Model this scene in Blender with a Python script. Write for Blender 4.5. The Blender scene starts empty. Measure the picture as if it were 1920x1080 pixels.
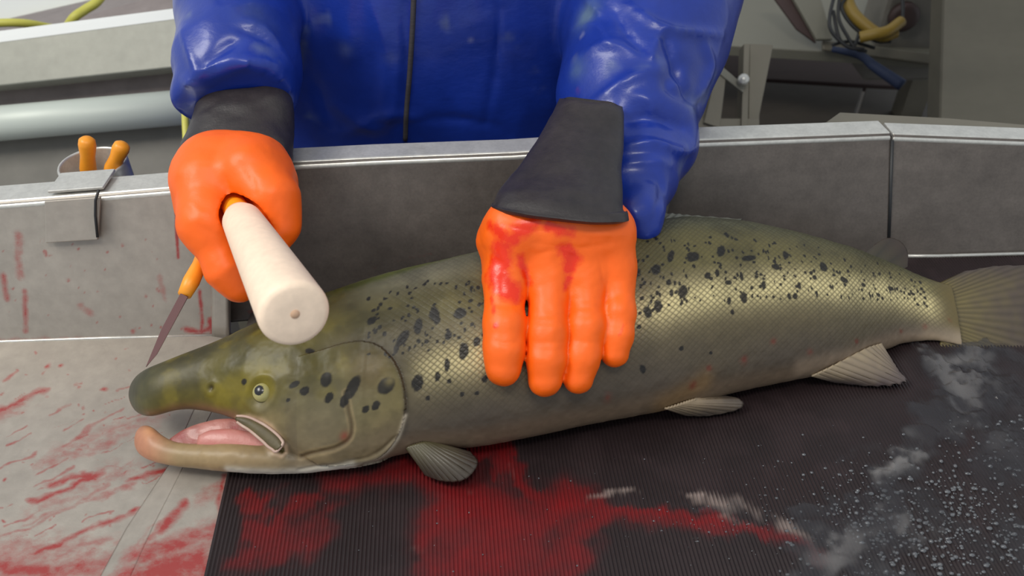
import bpy, math, random
import numpy as np
from mathutils import Vector
from mathutils.bvhtree import BVHTree
random.seed(4); RS = np.random.RandomState(7)
C_ = bpy.context.scene.collection
# ------------------------------------------------------------ camera, light, exposure
PITCH = math.radians(40); FPX = 1507.0
CAM = np.array([0, 0, .5]); FW = np.array([0, math.cos(PITCH), -math.sin(PITCH)])
UP = np.array([0, math.sin(PITCH), math.cos(PITCH)]); RT = np.array([1., 0, 0])
cd = bpy.data.cameras.new('camera'); cam = bpy.data.objects.new('camera', cd); C_.objects.link(cam)
cam.location = CAM; cam.rotation_euler = (math.radians(90) - PITCH, 0, 0)
cd.sensor_width = 36; cd.lens = 36 * FPX / 1920; cd.clip_start = .02
cd.dof.use_dof = True; cd.dof.focus_distance = .64; cd.dof.aperture_fstop = 9
sc = bpy.context.scene; sc.camera = cam
sc.view_settings.view_transform = 'Standard'; sc.view_settings.look = 'None'
sc.view_settings.exposure = 0; sc.view_settings.gamma = 1
w = bpy.data.worlds.new('overcast'); sc.world = w; w.use_nodes = True
bg = w.node_tree.nodes['Background']; bg.inputs[0].default_value = (.86, .93, 1, 1); bg.inputs[1].default_value = .62
def area(name, loc, target, size, sizey, power, col):
    l = bpy.data.lights.new(name, 'AREA'); l.shape = 'RECTANGLE'; l.size = size; l.size_y = sizey; l.energy = power; l.color = col
    o = bpy.data.objects.new(name, l); C_.objects.link(o); o.location = loc
    o.rotation_euler = (Vector(target) - Vector(loc)).to_track_quat('-Z', 'Y').to_euler(); return o
area('opening_light_left', (-1.5, .1, 1.9), (-.1, .45, 0), 1.0, .7, 30, (1, .97, .9))  # added area light, daylight from an unseen opening up left
area('deck_lamp_overhead', (.1, -.35, 2.0), (0, .5, 0), .7, .35, 11, (1, .95, .86))

# ------------------------------------------------------------ helpers
def ray(px, py): return FW + (px - 960) / FPX * RT + (540 - py) / FPX * UP
def P(px, py, d): return CAM + d * ray(px, py)
def onz(px, py, z=0.0):
    r = ray(px, py); return CAM + (z - CAM[2]) / r[2] * r
def ony(px, py, y):
    r = ray(px, py); return CAM + y / r[1] * r
def pix(V):
    D = np.asarray(V) - CAM; d = D @ FW
    return 960 + FPX * (D @ RT) / d, 540 - FPX * (D @ UP) / d
def lin(c):
    c = np.asarray(c, float) / 255; return np.where(c <= .04045, c / 12.92, ((c + .055) / 1.055) ** 2.4)
def sm(a, b, x): t = np.clip((x - a) / (b - a), 0, 1); return t * t * (3 - 2 * t)
def h3(i, j, k):
    n = (i * 374761393 + j * 668265263 + k * 2147483647 + i * j * 31 + 1274126177) & 0xffffffff
    n = ((n ^ (n >> 13)) * 1274126177) & 0xffffffff; n = ((n ^ (n >> 16)) * 2246822519) & 0xffffffff
    return ((n ^ (n >> 15)) & 0xffff) / 65535.0
def noise(Pn, s=1.0, seed=0):
    Q = np.asarray(Pn) * s + seed * 17.3; I = np.floor(Q).astype(np.int64); f = Q - I; f = f * f * (3 - 2 * f); r = 0
    for a in (0, 1):
        for b in (0, 1):
            for c in (0, 1):
                r = r + h3(I[:, 0] + a, I[:, 1] + b, I[:, 2] + c) * (f[:, 0] if a else 1 - f[:, 0]) * (f[:, 1] if b else 1 - f[:, 1]) * (f[:, 2] if c else 1 - f[:, 2])
    return r
def fbm(Pn, s, o=4, seed=0): return sum(noise(Pn, s * 2 ** i, seed + i) / 2 ** i for i in range(o)) / (2 - 2 ** (1 - o))
def segd(Q, pts):
    """distance of points Q to a polyline, and the position along it (0..1)"""
    pts = np.asarray(pts, float); best = np.full(len(Q), 1e9); bt = np.zeros(len(Q)); n = max(1, len(pts) - 1)
    if len(pts) == 1: return np.linalg.norm(Q - pts[0], axis=1), bt
    for i in range(n):
        a, b = pts[i], pts[i + 1]; ba = b - a; t = np.clip((Q - a) @ ba / max(ba @ ba, 1e-12), 0, 1)
        d = np.linalg.norm(Q - a - t[:, None] * ba, axis=1); m = d < best; best[m] = d[m]; bt[m] = (i + t[m]) / n
    return best, bt
def inpoly(x, y, poly):
    r = np.zeros(len(x), bool); n = len(poly)
    for i in range(n):
        (x1, y1), (x2, y2) = poly[i], poly[(i + 1) % n]
        if y1 == y2: continue
        r ^= ((y1 > y) != (y2 > y)) & (x < (x2 - x1) * (y - y1) / (y2 - y1) + x1)
    return r

def mesh(name, V, F, mat=None, parent=None, smooth=True, attrs=None):
    me = bpy.data.meshes.new(name); V = np.asarray(V, np.float32)
    if isinstance(F, np.ndarray):
        me.vertices.add(len(V)); me.vertices.foreach_set('co', V.ravel())
        k = F.shape[1]; me.loops.add(F.size); me.loops.foreach_set('vertex_index', F.astype(np.int32).ravel())
        me.polygons.add(len(F)); me.polygons.foreach_set('loop_start', np.arange(0, F.size, k, dtype=np.int32))
        me.update(calc_edges=True)
    else:
        me.from_pydata(V.tolist(), [], [list(f) for f in F]); me.update()
    me.polygons.foreach_set('use_smooth', [smooth] * len(me.polygons))
    if mat: me.materials.append(mat)
    for k, a in (attrs or {}).items(): put(me, k, a)
    o = bpy.data.objects.new(name, me); C_.objects.link(o)
    if parent: o.parent = parent; o.matrix_parent_inverse = PINV.get(parent.name, parent.matrix_world.inverted())
    return o
PINV = {}
def put(me, k, a):
    a = np.asarray(a, np.float32)
    if a.ndim == 1:
        at = me.attributes.new(k, 'FLOAT', 'POINT'); at.data.foreach_set('value', a)
    else:
        at = me.color_attributes.new(k, 'FLOAT_COLOR', 'POINT')
        if a.shape[1] == 3: a = np.hstack([a, np.ones((len(a), 1), np.float32)])
        at.data.foreach_set('color', a.ravel())
def verts(me):
    n = len(me.vertices); v = np.empty(n * 3, np.float32); me.vertices.foreach_get('co', v); v = v.reshape(-1, 3).astype(float)
    q = np.empty(n * 3, np.float32); me.vertices.foreach_get('normal', q); return v, q.reshape(-1, 3).astype(float)
def setv(me, V): me.vertices.foreach_set('co', np.asarray(V, np.float32).ravel()); me.update()
def tag(o, label=None, cat=None, group=None, kind=None):
    for k, v in (('label', label), ('category', cat), ('group', group), ('kind', kind)):
        if v: o[k] = v
    return o
def thing(name, loc, label, cat, group=None):
    o = bpy.data.objects.new(name, None); C_.objects.link(o); o.location = loc; o.empty_display_size = .05
    from mathutils import Matrix
    PINV[o.name] = Matrix.Translation(-Vector(loc)); return tag(o, label, cat, group)
def box(c0, c1):
    (x0, y0, z0), (x1, y1, z1) = c0, c1
    V = [(x0, y0, z0), (x1, y0, z0), (x1, y1, z0), (x0, y1, z0), (x0, y0, z1), (x1, y0, z1), (x1, y1, z1), (x0, y1, z1)]
    return V, [(0, 3, 2, 1), (4, 5, 6, 7), (0, 1, 5, 4), (1, 2, 6, 5), (2, 3, 7, 6), (3, 0, 4, 7)]
def bevel(o, wd, seg=2):
    m = o.modifiers.new('bevel', 'BEVEL'); m.width = wd; m.segments = seg; m.limit_method = 'ANGLE'; m.angle_limit = .6
    return o
def sweep(profile, a, b, upv):
    """extrude a 2D profile (u=sideways, v=up) from a to b"""
    a, b = np.asarray(a, float), np.asarray(b, float); d = (b - a) / np.linalg.norm(b - a); s = np.cross(d, upv); s /= np.linalg.norm(s); u = np.cross(s, d)
    V = [p + s * x + u * y for p in (a, b) for x, y in profile]; n = len(profile)
    F = [(i, (i + 1) % n, n + (i + 1) % n, n + i) for i in range(n)] + [tuple(range(n))[::-1], tuple(range(n, 2 * n))]
    return V, F
def slab(corners, th):
    """flat plate through corners, thickness th away behind its face"""
    c = np.asarray(corners, float); n = np.cross(c[1] - c[0], c[2] - c[0]); n /= np.linalg.norm(n); k = len(c)
    V = np.vstack([c, c - n * th]); F = [tuple(range(k)), tuple(range(k, 2 * k))[::-1]] + [(i, k + i, k + (i + 1) % k, (i + 1) % k) for i in range(k)]
    return V, F
def tube(pts, r, n=12, closed_ends=True):
    pts = np.asarray(pts, float); m = len(pts); r = np.broadcast_to(np.asarray(r, float), (m,)); T = np.gradient(pts, axis=0); T /= np.linalg.norm(T, axis=1)[:, None] + 1e-12
    ref = np.array([0, 0, 1.]) if abs(T[0][2]) < .9 else np.array([1., 0, 0]); s = np.cross(T[0], ref); s /= np.linalg.norm(s); V = []
    for i in range(m):
        s = s - T[i] * (s @ T[i]); s /= np.linalg.norm(s); u = np.cross(T[i], s)
        for k in range(n):
            a = 2 * math.pi * k / n; V.append(pts[i] + r[i] * (s * math.cos(a) + u * math.sin(a)))
    F = [(i * n + k, i * n + (k + 1) % n, (i + 1) * n + (k + 1) % n, (i + 1) * n + k) for i in range(m - 1) for k in range(n)]
    if closed_ends: F += [tuple(range(n))[::-1], tuple(range((m - 1) * n, m * n))]
    return V, F
def cat(pts, n):
    """smooth resampling of a control polyline (Catmull-Rom)"""
    p = np.asarray(pts, float); q = np.vstack([2 * p[0] - p[1], p, 2 * p[-1] - p[-2]]); out = []; m = len(p) - 1
    for t in np.linspace(0, m, n):
        i = min(int(t), m - 1); f = t - i; a, b, c, d = q[i:i + 4]
        out.append(.5 * (2 * b + (c - a) * f + (2 * a - 5 * b + 4 * c - d) * f * f + (3 * b - a - 3 * c + d) * f ** 3))
    return np.array(out)
def join(parts):
    V, F = [], []
    for v, f in parts:
        k = len(V); V += [tuple(x) for x in v]; F += [tuple(i + k for i in q) for q in f]
    return V, F
def lathe(profile, a, axis, n=40):
    axis = np.asarray(axis, float); axis /= np.linalg.norm(axis); ref = np.array([0, 0, 1.]) if abs(axis[2]) < .9 else np.array([1., 0, 0])
    s = np.cross(axis, ref); s /= np.linalg.norm(s); u = np.cross(axis, s); V = []
    for h, r in profile:
        for k in range(n):
            t = 2 * math.pi * k / n; V.append(np.asarray(a) + axis * h + r * (s * math.cos(t) + u * math.sin(t)))
    m = len(profile)
    F = [(i * n + k, i * n + (k + 1) % n, (i + 1) * n + (k + 1) % n, (i + 1) * n + k) for i in range(m - 1) for k in range(n)]
    return V, F + [tuple(range(n))[::-1], tuple(range((m - 1) * n, m * n))]

# smooth-union bodies: a signed field sampled on a grid, surfaced with surface nets
def cone_d(Q, a, b, ra, rb):
    a = np.asarray(a, float); ba = np.asarray(b, float) - a; t = np.clip((Q - a) @ ba / max(ba @ ba, 1e-12), 0, 1)
    return np.linalg.norm(Q - a - t[..., None] * ba, axis=-1) - (ra + (rb - ra) * t)
def ell_d(Q, c, r):
    r = np.asarray(r, float); q = (Q - np.asarray(c)) / r; k = np.linalg.norm(q, axis=-1); return (k - 1) * r.min() * (1 + .0 * k)
def field(prims, k):
    k = k * 2.6
    def f(Q):
        r = None
        for p in prims:
            d = ell_d(Q, p[1], p[2]) if isinstance(p[0], str) else cone_d(Q, *p)
            if r is None: r = d; continue
            h = np.maximum(k - np.abs(r - d), 0) / k; r = np.minimum(r, d) - h * h * k * .25
        return r
    return f
def blend(fs, k):
    def f(Q):
        r = fs[0](Q)
        for g in fs[1:]:
            e = g(Q); h = np.maximum(k - np.abs(r - e), 0) / k; r = np.minimum(r, e) - h * h * k * .25
        return r
    return f
def snets(f, lo, hi, h):
    lo, hi = np.asarray(lo, float), np.asarray(hi, float); n = np.ceil((hi - lo) / h).astype(int) + 1
    ax = [lo[i] + h * np.arange(n[i]) for i in range(3)]; G = np.empty(n)
    for s in range(0, n[0], 24):
        Q = np.stack(np.meshgrid(ax[0][s:s + 24], ax[1], ax[2], indexing='ij'), -1); G[s:s + 24] = f(Q)
    I = G < 0; cnt = sum(I[a:n[0] - 1 + a, b:n[1] - 1 + b, c:n[2] - 1 + c].astype(np.int8) for a in (0, 1) for b in (0, 1) for c in (0, 1))
    cell = np.argwhere((cnt > 0) & (cnt < 8)); idx = -np.ones(n - 1, np.int64); idx[tuple(cell.T)] = np.arange(len(cell))
    acc = np.zeros((len(cell), 3)); num = np.zeros(len(cell)); corners = [(a, b, c) for a in (0, 1) for b in (0, 1) for c in (0, 1)]
    for A in corners:
        for ax_ in range(3):
            if A[ax_] == 0:
                B = list(A); B[ax_] = 1; ga = G[tuple((cell + A).T)]; gb = G[tuple((cell + B).T)]; m = (ga < 0) != (gb < 0)
                t = np.where(m, ga / np.where(m, ga - gb, 1), 0); p = np.array(A) + t[:, None] * (np.array(B) - np.array(A)); acc[m] += p[m]; num[m] += 1
    V = lo + h * (cell + acc / num[:, None]); Fs = []
    for ax_ in range(3):
        o1, o2 = [i for i in range(3) if i != ax_]; s1 = [slice(None)] * 3; s2 = [slice(None)] * 3; s1[ax_] = slice(0, -1); s2[ax_] = slice(1, None)
        e = np.argwhere(I[tuple(s1)] != I[tuple(s2)]); e = e[(e[:, o1] > 0) & (e[:, o2] > 0) & (e[:, o1] < n[o1] - 1) & (e[:, o2] < n[o2] - 1)]
        u = np.zeros(3, int); u[o1] = 1; v = np.zeros(3, int); v[o2] = 1
        q = np.stack([idx[tuple((e - d).T)] for d in (u * 0, u, u + v, v)], 1); ins = I[tuple(e.T)] ^ (ax_ == 1); q[~ins] = q[~ins][:, ::-1]; Fs.append(q)
    Fq = np.vstack(Fs); Fq = Fq[(Fq >= 0).all(1)][:, ::-1]
    for _ in range(3):
        f0 = f(V); e = h * .3; g = np.stack([f(V + e * np.eye(3)[i]) - f(V - e * np.eye(3)[i]) for i in range(3)], 1) / (2 * e)
        V = V - np.clip(f0, -h, h)[:, None] * g / np.maximum((g * g).sum(1), .2)[:, None]
    a, b, c = V[Fq[0, 0]], V[Fq[0, 1]], V[Fq[0, 2]]
    nn = np.cross(V[Fq[:, 1]] - V[Fq[:, 0]], V[Fq[:, 2]] - V[Fq[:, 0]]); cc = V[Fq].mean(1); g = f(cc + nn / (np.linalg.norm(nn, axis=1)[:, None] + 1e-12) * h) - f(cc)
    if (g < 0).mean() > .5: Fq = Fq[:, ::-1].copy()
    return V, Fq
def bvh(o):
    me = o.data; V, _ = verts(me); return BVHTree.FromPolygons(V.tolist(), [tuple(p.vertices) for p in me.polygons])
def hit(b, px, py):
    r = ray(px, py); l = np.linalg.norm(r); loc, nor, i, d = b.ray_cast(Vector(CAM), Vector(r / l)); return None if loc is None else np.array(loc)
def depth(p): return float((np.asarray(p) - CAM) @ FW)

# ------------------------------------------------------------ materials
def M(name, col=(128, 128, 128), rough=.5, metal=0., attr=None, bump=(), mottle=None, blood=None, coat=0., spec=.5, trans=0., **kw):
    """bump: list of (scale xyz, strength, distance); mottle: (scale, amount)"""
    m = bpy.data.materials.new(name); m.use_nodes = True; nt = m.node_tree; N = nt.nodes; L = nt.links; b = N['Principled BSDF']
    b.inputs['Roughness'].default_value = rough; b.inputs['Metallic'].default_value = metal; b.inputs['Coat Weight'].default_value = coat; b.inputs['Coat Roughness'].default_value = kw.get('crough', .12)
    b.inputs['Specular IOR Level'].default_value = spec; b.inputs['Transmission Weight'].default_value = trans
    geo = N.new('ShaderNodeTexCoord'); src = geo.outputs['Object']
    if attr:
        a = N.new('ShaderNodeAttribute'); a.attribute_name = attr; c = a.outputs['Color']
    else:
        a = N.new('ShaderNodeRGB'); a.outputs[0].default_value = (*lin(col), 1); c = a.outputs[0]
    def nz(scale, detail=5, rgh=.6):
        mp = N.new('ShaderNodeMapping'); mp.inputs['Scale'].default_value = scale if hasattr(scale, '__len__') else (scale,) * 3; L.new(src, mp.inputs[0])
        n = N.new('ShaderNodeTexNoise'); n.inputs['Scale'].default_value = 1; n.inputs['Detail'].default_value = detail; n.inputs['Roughness'].default_value = rgh; L.new(mp.outputs[0], n.inputs[0]); return n.outputs[0]
    def mix(fac, A, B, typ='MIX'):
        x = N.new('ShaderNodeMix'); x.data_type = 'RGBA'; x.blend_type = typ; ins = [i for i in x.inputs if i.type == 'RGBA']
        if isinstance(fac, float): x.inputs[0].default_value = fac
        else: L.new(fac, x.inputs[0])
        for v, i in ((A, ins[0]), (B, ins[1])):
            if isinstance(v, tuple): i.default_value = v
            else: L.new(v, i)
        return [o for o in x.outputs if o.type == 'RGBA'][0]
    def mr(v, a0, a1, b0, b1):
        r = N.new('ShaderNodeMapRange'); L.new(v, r.inputs[0])
        for i, q in enumerate((a0, a1, b0, b1)): r.inputs[i + 1].default_value = q
        return r.outputs[0]
    def mth(op, A, B):
        r = N.new('ShaderNodeMath'); r.operation = op
        for i, q in enumerate((A, B)):
            if isinstance(q, (int, float)): r.inputs[i].default_value = q
            else: L.new(q, r.inputs[i])
        return r.outputs[0]
    if mottle:
        for sc_, am in mottle:
            g = mr(nz(sc_), .3, .7, 1 - am, 1 + am * .6); cmb = N.new('ShaderNodeCombineColor'); [L.new(g, cmb.inputs[i]) for i in range(3)]
            c = mix(1.0, c, cmb.outputs[0], 'MULTIPLY')
    if blood:
        ba = N.new('ShaderNodeAttribute'); ba.attribute_name = 'blood'; sc_, bc, sharp = blood
        n1 = nz(sc_, 8, .7); v = mth('ADD', ba.outputs['Fac'], mth('MULTIPLY', mth('SUBTRACT', n1, .5), 1.5)); v = mth('MULTIPLY', mr(v, .5 - sharp, .5 + sharp, 0, kw.get('bmax', .85)), mr(ba.outputs['Fac'], .02, .3, 0, 1))
        c = mix(v, c, (*lin(bc), 1)); r = mr(v, 0, 1, rough, .22); L.new(r, b.inputs['Roughness']); L.new(mr(v, 0, 1, metal, 0), b.inputs['Metallic'])
    L.new(c, b.inputs['Base Color'])
    last = None
    for sc_, st, ds in bump:
        bn = N.new('ShaderNodeBump'); bn.inputs['Strength'].default_value = st; bn.inputs['Distance'].default_value = ds; L.new(nz(sc_), bn.inputs['Height'])
        if last: L.new(last, bn.inputs['Normal'])
        last = bn.outputs[0]
    if last: L.new(last, b.inputs['Normal'])
    m['_'] = 1; return m
MM = {
 'steel_light': M('tray_steel', (164, 156, 146), .42, .35, bump=[((60, 60, 60), .15, .002), ((900, 900, 900), .12, .0004)], mottle=[(14, .12), (90, .10)], blood=((90, 130, 90), (148, 28, 28), .40), bmax=.9),
 'steel_shaded': M('shaded_wall_steel', (104, 96, 90), .42, .3, bump=[((50, 50, 50), .12, .002), ((700, 700, 700), .15, .0004)], mottle=[((9, 9, 30), .18), (70, .15), (400, .12)], blood=((70, 110, 70), (140, 20, 20), .22)),  # trough steel darkened: the worker's shade and dark reflections are in this colour
 'steel_rim': M('rim_steel', (205, 203, 196), .3, .45, bump=[((120, 120, 120), .1, .001)], mottle=[(60, .12), (300, .1)], blood=((90, 90, 90), (120, 20, 25), .2)),
 'beam': M('painted_beam', (150, 149, 138), .5, .2, mottle=[(8, .1), (60, .08)]),
 'pipe': M('pale_pipe', (200, 206, 196), .45, .1, mottle=[(5, .05)]),
 'shade': M('dull_panel', (120, 116, 108), .6, .1, mottle=[(6, .12), (40, .08)]),
 'pinkish': M('worn_deck_panel', (150, 138, 134), .6, .0, mottle=[(10, .15), (50, .1)]),
 'bright': M('white_hull', (240, 240, 236), .5),
 'yellow': M('yellow_hose', (206, 200, 90), .45),
 'cable_yellow': M('yellow_cable', (140, 114, 42), .5), 'cable_black': M('black_cable', (35, 36, 38), .5), 'blue_rope': M('blue_rope', (34, 46, 74), .7),
 'floor': M('deck_floor', (84, 78, 72), .55, mottle=[(4, .15), (30, .1)]),
 'redfloor': M('dark_red_plate', (66, 48, 45), .6, mottle=[(4, .15)]),
 'panelw': M('grey_table', (122, 119, 106), .5, .0, mottle=[(6, .06)]),
 'column': M('olive_column', (92, 87, 74), .6, mottle=[((3, 3, 20), .12), (40, .05)]),
 'frame': M('frame_steel', (118, 112, 98), .5, .2, mottle=[(10, .1)]),
 'knob': M('knife_orange', (250, 160, 40), .4, mottle=[(60, .1)]),
 'blade': M('blade_steel', (150, 112, 108), .25, .9),
 'wood': M('pale_wood', (250, 224, 198), .5, mottle=[((25, 25, 25), .06), ((200, 200, 200), .05)], bump=[((300, 300, 300), .1, .0006)]),
 'grip': M('baton_grip', (250, 165, 20), .5),
 'cuff': M('black_cuff', (50, 44, 44), .42, mottle=[(20, .3), (150, .2)], bump=[((500, 500, 500), .3, .0008), ((60, 60, 60), .2, .002)], blood=((60, 60, 60), (70, 18, 18), .25)),
 'jacket': M('blue_oilskin', attr='col', rough=.34, coat=.15, spec=.45, bump=[((25, 25, 40), .25, .004)], mottle=[(7, .22), (60, .08)]),
 'glove': M('orange_glove', (255, 104, 8), .46, bump=[((700, 700, 700), .15, .0006), ((90, 90, 90), .12, .0015)], blood=((110, 110, 110), (232, 30, 12), .26), mottle=[(30, .06)]),
 'skin': M('skin', (200, 150, 125), .5), 'hair': M('hair', (60, 45, 35), .7), 'trousers': M('trousers', (30, 50, 130), .4), 'boot': M('boot', (30, 30, 30), .4), 'white': M('eye_white', (230, 230, 225), .3),
 'zip': M('zip_tape', (70, 66, 68), .5, mottle=[((50, 50, 900), .3)]),
 'mouth': M('mouth_lining', attr='col', rough=.42, coat=.15, bump=[((90, 90, 90), .4, .002)]),
 'fin': M('fin_membrane', attr='col', rough=.42, coat=.12, bump=[((200, 200, 200), .2, .001)]),
 'water': None,
}

# ------------------------------------------------------------ setting
V, F = box((-3.2, -1.2, -.95), (3.2, 4.6, -.9)); o = mesh('floor', V, F, MM['floor'], smooth=False); tag(o, kind='structure')
V, F = box((-3.2, 4.6, -.95), (3.2, 4.68, 1.4)); o = mesh('wall_back', V, F, MM['shade'], smooth=False); tag(o, kind='structure')

# ------------------------------------------------------------ stainless trough
def strokes(V, lst, z=0.0, conv=None, warp=0.0):
    """how much blood lies at each point: soft strokes laid out on the surface"""
    V0 = V
    if warp: V = V + warp * np.stack([fbm(V0, 16, 4, 40 + q) - .5 for q in range(3)], 1) * [1, 1, 0] + warp * .35 * np.stack([fbm(V0, 90, 3, 50 + q) - .5 for q in range(3)], 1) * [1, 1, 0]
    b = np.zeros(len(V)); conv = conv or (lambda x, y: onz(x, y, z))
    for pts, wpx, s in lst:
        W = np.array([conv(*p) for p in pts]); wd = wpx * depth(W[0]) / FPX; d, t = segd(V, W); b = np.maximum(b, s * np.exp(-(d / wd) ** 2))
    if warp: b = b * (.78 + .5 * (fbm(V0, 30, 4, 60) - .3))
    return b
TRAY = [([(-40, 790), (30, 760), (78, 736)], 11, .95), ([(-40, 790), (30, 765)], 26, .6), ([(94, 693)], 7, 1), ([(120, 690)], 5, .9), ([(200, 731)], 6, 1), ([(154, 726)], 5, .8),
 ([(118, 838), (170, 805), (236, 768)], 6, .62), ([(69, 869), (160, 852), (252, 806)], 22, .42), ([(95, 906), (128, 897), (165, 895)], 9, 1), ([(62, 940), (110, 922), (170, 898)], 8, 1.0), ([(170, 895), (190, 890)], 8, .8),
 ([(235, 903), (262, 893), (290, 886)], 8, .85), ([(60, 1040), (130, 1012), (190, 985), (250, 957)], 9, .85), ([(270, 990), (300, 975), (333, 955)], 13, 1), ([(-60, 1070), (90, 1072), (240, 1062)], 24, .9),
 ([(100, 860), (250, 800)], 5, .5), ([(0, 1010), (110, 960), (200, 910)], 7, .5), ([(40, 980), (160, 940)], 5, .5), ([(90, 1050), (200, 1010)], 8, .6), ([(170, 938), (230, 915)], 10, .5), ([(10, 715), (30, 700)], 6, .7)]
rb = random.Random(5)
TRAY += [([(x, y), (x + L_, y - L_ * .42)], rb.uniform(1.5, 4), rb.uniform(.5, .8)) for x, y, L_ in [(rb.uniform(-20, 260), rb.uniform(720, 1070), rb.uniform(6, 70)) for _ in range(46)]]
TRAY += [([(rb.uniform(0, 330), rb.uniform(650, 1000))], rb.uniform(2, 4.5), rb.uniform(.6, .95)) for _ in range(60)]
TRAY += [([(-60, 1040), (100, 1060), (230, 1050)], 60, .52), ([(100, 850), (260, 800), (340, 740)], 30, .36), ([(60, 960), (230, 880)], 34, .34)]
R0 = [(436, 626), (365, 770), (321, 869), (239, 991), (180, 1100), (100, 1250)]
WSP = [([(rb.uniform(-20, 400), rb.uniform(440, 625))], rb.uniform(1.6, 3.4), rb.uniform(.55, .9)) for _ in range(45)]
R1 = [(462, 628), (398, 775), (345, 878), (290, 985), (238, 1100), (170, 1250)]
SH = [([(405, 1000), (330, 1015), (250, 1050)], 26, .85), ([(415, 900), (405, 960), (395, 1030), (380, 1090)], 8, .8), ([(360, 1050), (300, 1070)], 40, 1.0), ([(235, 1090), (255, 1040), (300, 980)], 10, .75), ([(300, 990), (335, 955)], 12, 1), ([(230, 1090), (400, 1060)], 34, 1.0), ([(370, 940), (420, 915)], 20, .5), ([(340, 1010), (400, 990)], 14, .8)]
BASE = Vector((0, .55, -.9)); tr = thing('gutting_trough', BASE, 'long stainless steel gutting trough with flared back wall and blood-smeared left tray', 'trough')
def grid(A, B, nu, nv):
    """ruled surface between the polylines A and B"""
    A, B = np.asarray(A), np.asarray(B); u = np.linspace(0, 1, nu)
    ra = np.array([np.interp(u, np.linspace(0, 1, len(A)), A[:, i]) for i in range(3)]).T; rb = np.array([np.interp(u, np.linspace(0, 1, len(B)), B[:, i]) for i in range(3)]).T
    t = np.linspace(0, 1, nv)[:, None, None]; G = ra[None] * (1 - t) + rb[None] * t; V = G.reshape(-1, 3); j, i = np.mgrid[0:nv - 1, 0:nu - 1]; k = (j * nu + i).ravel()
    F = np.stack([k, k + 1, k + nu + 1, k + nu], 1); a, b, c = V[F[0, 0]], V[F[0, 1]], V[F[0, 2]]
    return V, F
def sheet(name, V, F, mat, parent, blood=None, th=.0025, **kw):
    a = {'blood': blood if blood is not None else np.zeros(len(V))}; o = mesh(name, V, F, mat, parent, attrs=a, **kw)
    s = o.modifiers.new('thick', 'SOLIDIFY'); s.thickness = th; s.offset = 0; return o
# left floor sheet, folded ridge, right strip of sheet up to the mat
lx = [onz(-260, y) for _, y in R0]; r0 = [onz(x, y) for x, y in R0]; r1 = [onz(x, y, .008) for x, y in R1]
V, F = grid(lx, r0, 300, 300); V[:, 2] += .0007 * (fbm(V, 9, 3) - .5); sheet('tray_floor', V, F, MM['steel_light'], tr, strokes(V, TRAY, warp=.028))
V, F = grid(r0, r1, 260, 14); o = sheet('floor_fold', V, F, MM['steel_light'], tr, strokes(V, SH, .004) * .9)
MD = np.array([-.085, 1, 0]); MD /= np.linalg.norm(MD); M0 = onz(430, 885, .008)
me_ = [M0 + MD * t for t in np.interp([p[2] if 0 else p[1] for p in r1], [.1, .7], [.1 - M0[1], .7 - M0[1]])]; me_ = [m + np.array([.012, 0, 0]) for m in me_]
V, F = grid(r1, me_, 240, 60); sheet('floor_sheet', V, F, MM['steel_light'], tr, strokes(V, SH, .008, warp=.02))
V, F = box((-.24, .08, -.02), (.95, .66, .0075)); mesh('bed_plate', V, F, MM['steel_shaded'], tr, smooth=False)
# flared back walls
TILT = .4
def wallplane(a, b):
    A, B = onz(*a), onz(*b); d = (B - A) / np.linalg.norm(B - A); back = np.cross([0, 0, 1], d); wv = np.array([0, 0, 1]) * math.cos(TILT) + back * math.sin(TILT); n = np.cross(d, wv)
    def on(x, y): r = ray(x, y); return CAM + ((A - CAM) @ n) / (r @ n) * r
    return on, back, d, n
def wall(name, base, top, mat, rimw, lst, nu, rimmat='steel_rim', lip=.006, cuts=True):
    on, back, d, n = wallplane(base[0], base[-1]); b = [on(*p) for p in base]; t = [on(*p) for p in top]; V, F = grid(b, t, nu, 60)
    o = sheet(name, V, F, MM[mat], tr, strokes(V, lst, conv=on), .0022)
    t = np.array(t); e = np.array([0, 0, 1.]); V, F = [], []
    prof = [(0, 0), (-.0035, -.003), (-.0035, -lip), (.0, -lip - .001), (.001, -.003), (rimw, -.003), (rimw, -.012), (rimw + .002, -.012), (rimw + .002, .001), (0.001, .001)]
    for i, p in enumerate(t): V += [p + back * x + e * y for x, y in prof]
    k = len(prof)
    for i in range(len(t) - 1): F += [(i * k + j, (i + 1) * k + j, (i + 1) * k + (j + 1) % k, i * k + (j + 1) % k) for j in range(k)]
    F += [tuple(range(k)), tuple(range((len(t) - 1) * k, len(t) * k))[::-1]]
    r = mesh('rim', V, F, MM[rimmat], tr, smooth=False); m = r.modifiers.new('b', 'BEVEL'); m.width = .0012; m.segments = 2; m.limit_method = 'ANGLE'
    return on, o, r, t
WL = [([(331, 372), (331, 420), (335, 482)], 3.2, 1), ([(375, 545), (380, 600), (378, 628)], 4, .85), ([(350, 617), (375, 622), (404, 612)], 6, .9), ([(400, 520), (402, 600)], 4, .8), ([(395, 600), (400, 625)], 6, 1), ([(8, 515), (14, 560)], 6, .7), ([(48, 545), (50, 620)], 6, .7), ([(36, 440), (38, 520)], 9, .45), ([(155, 575), (170, 585)], 9, .55), ([(85, 470), (88, 480)], 4, .6), ([(275, 555)], 4, .7), ([(250, 620)], 5, .8), ([(-20, 636), (200, 632)], 5, .35), ([(130, 525)], 4, .6), ([(300, 520), (310, 560)], 8, .4)]
onL, wl, rl, tl = wall('wall_panel', [(-220, 648), (200, 634), (432, 627)], [(-220, 396), (200, 363), (432, 344)], 'steel_light', .024, WL + WSP, 220)
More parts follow.
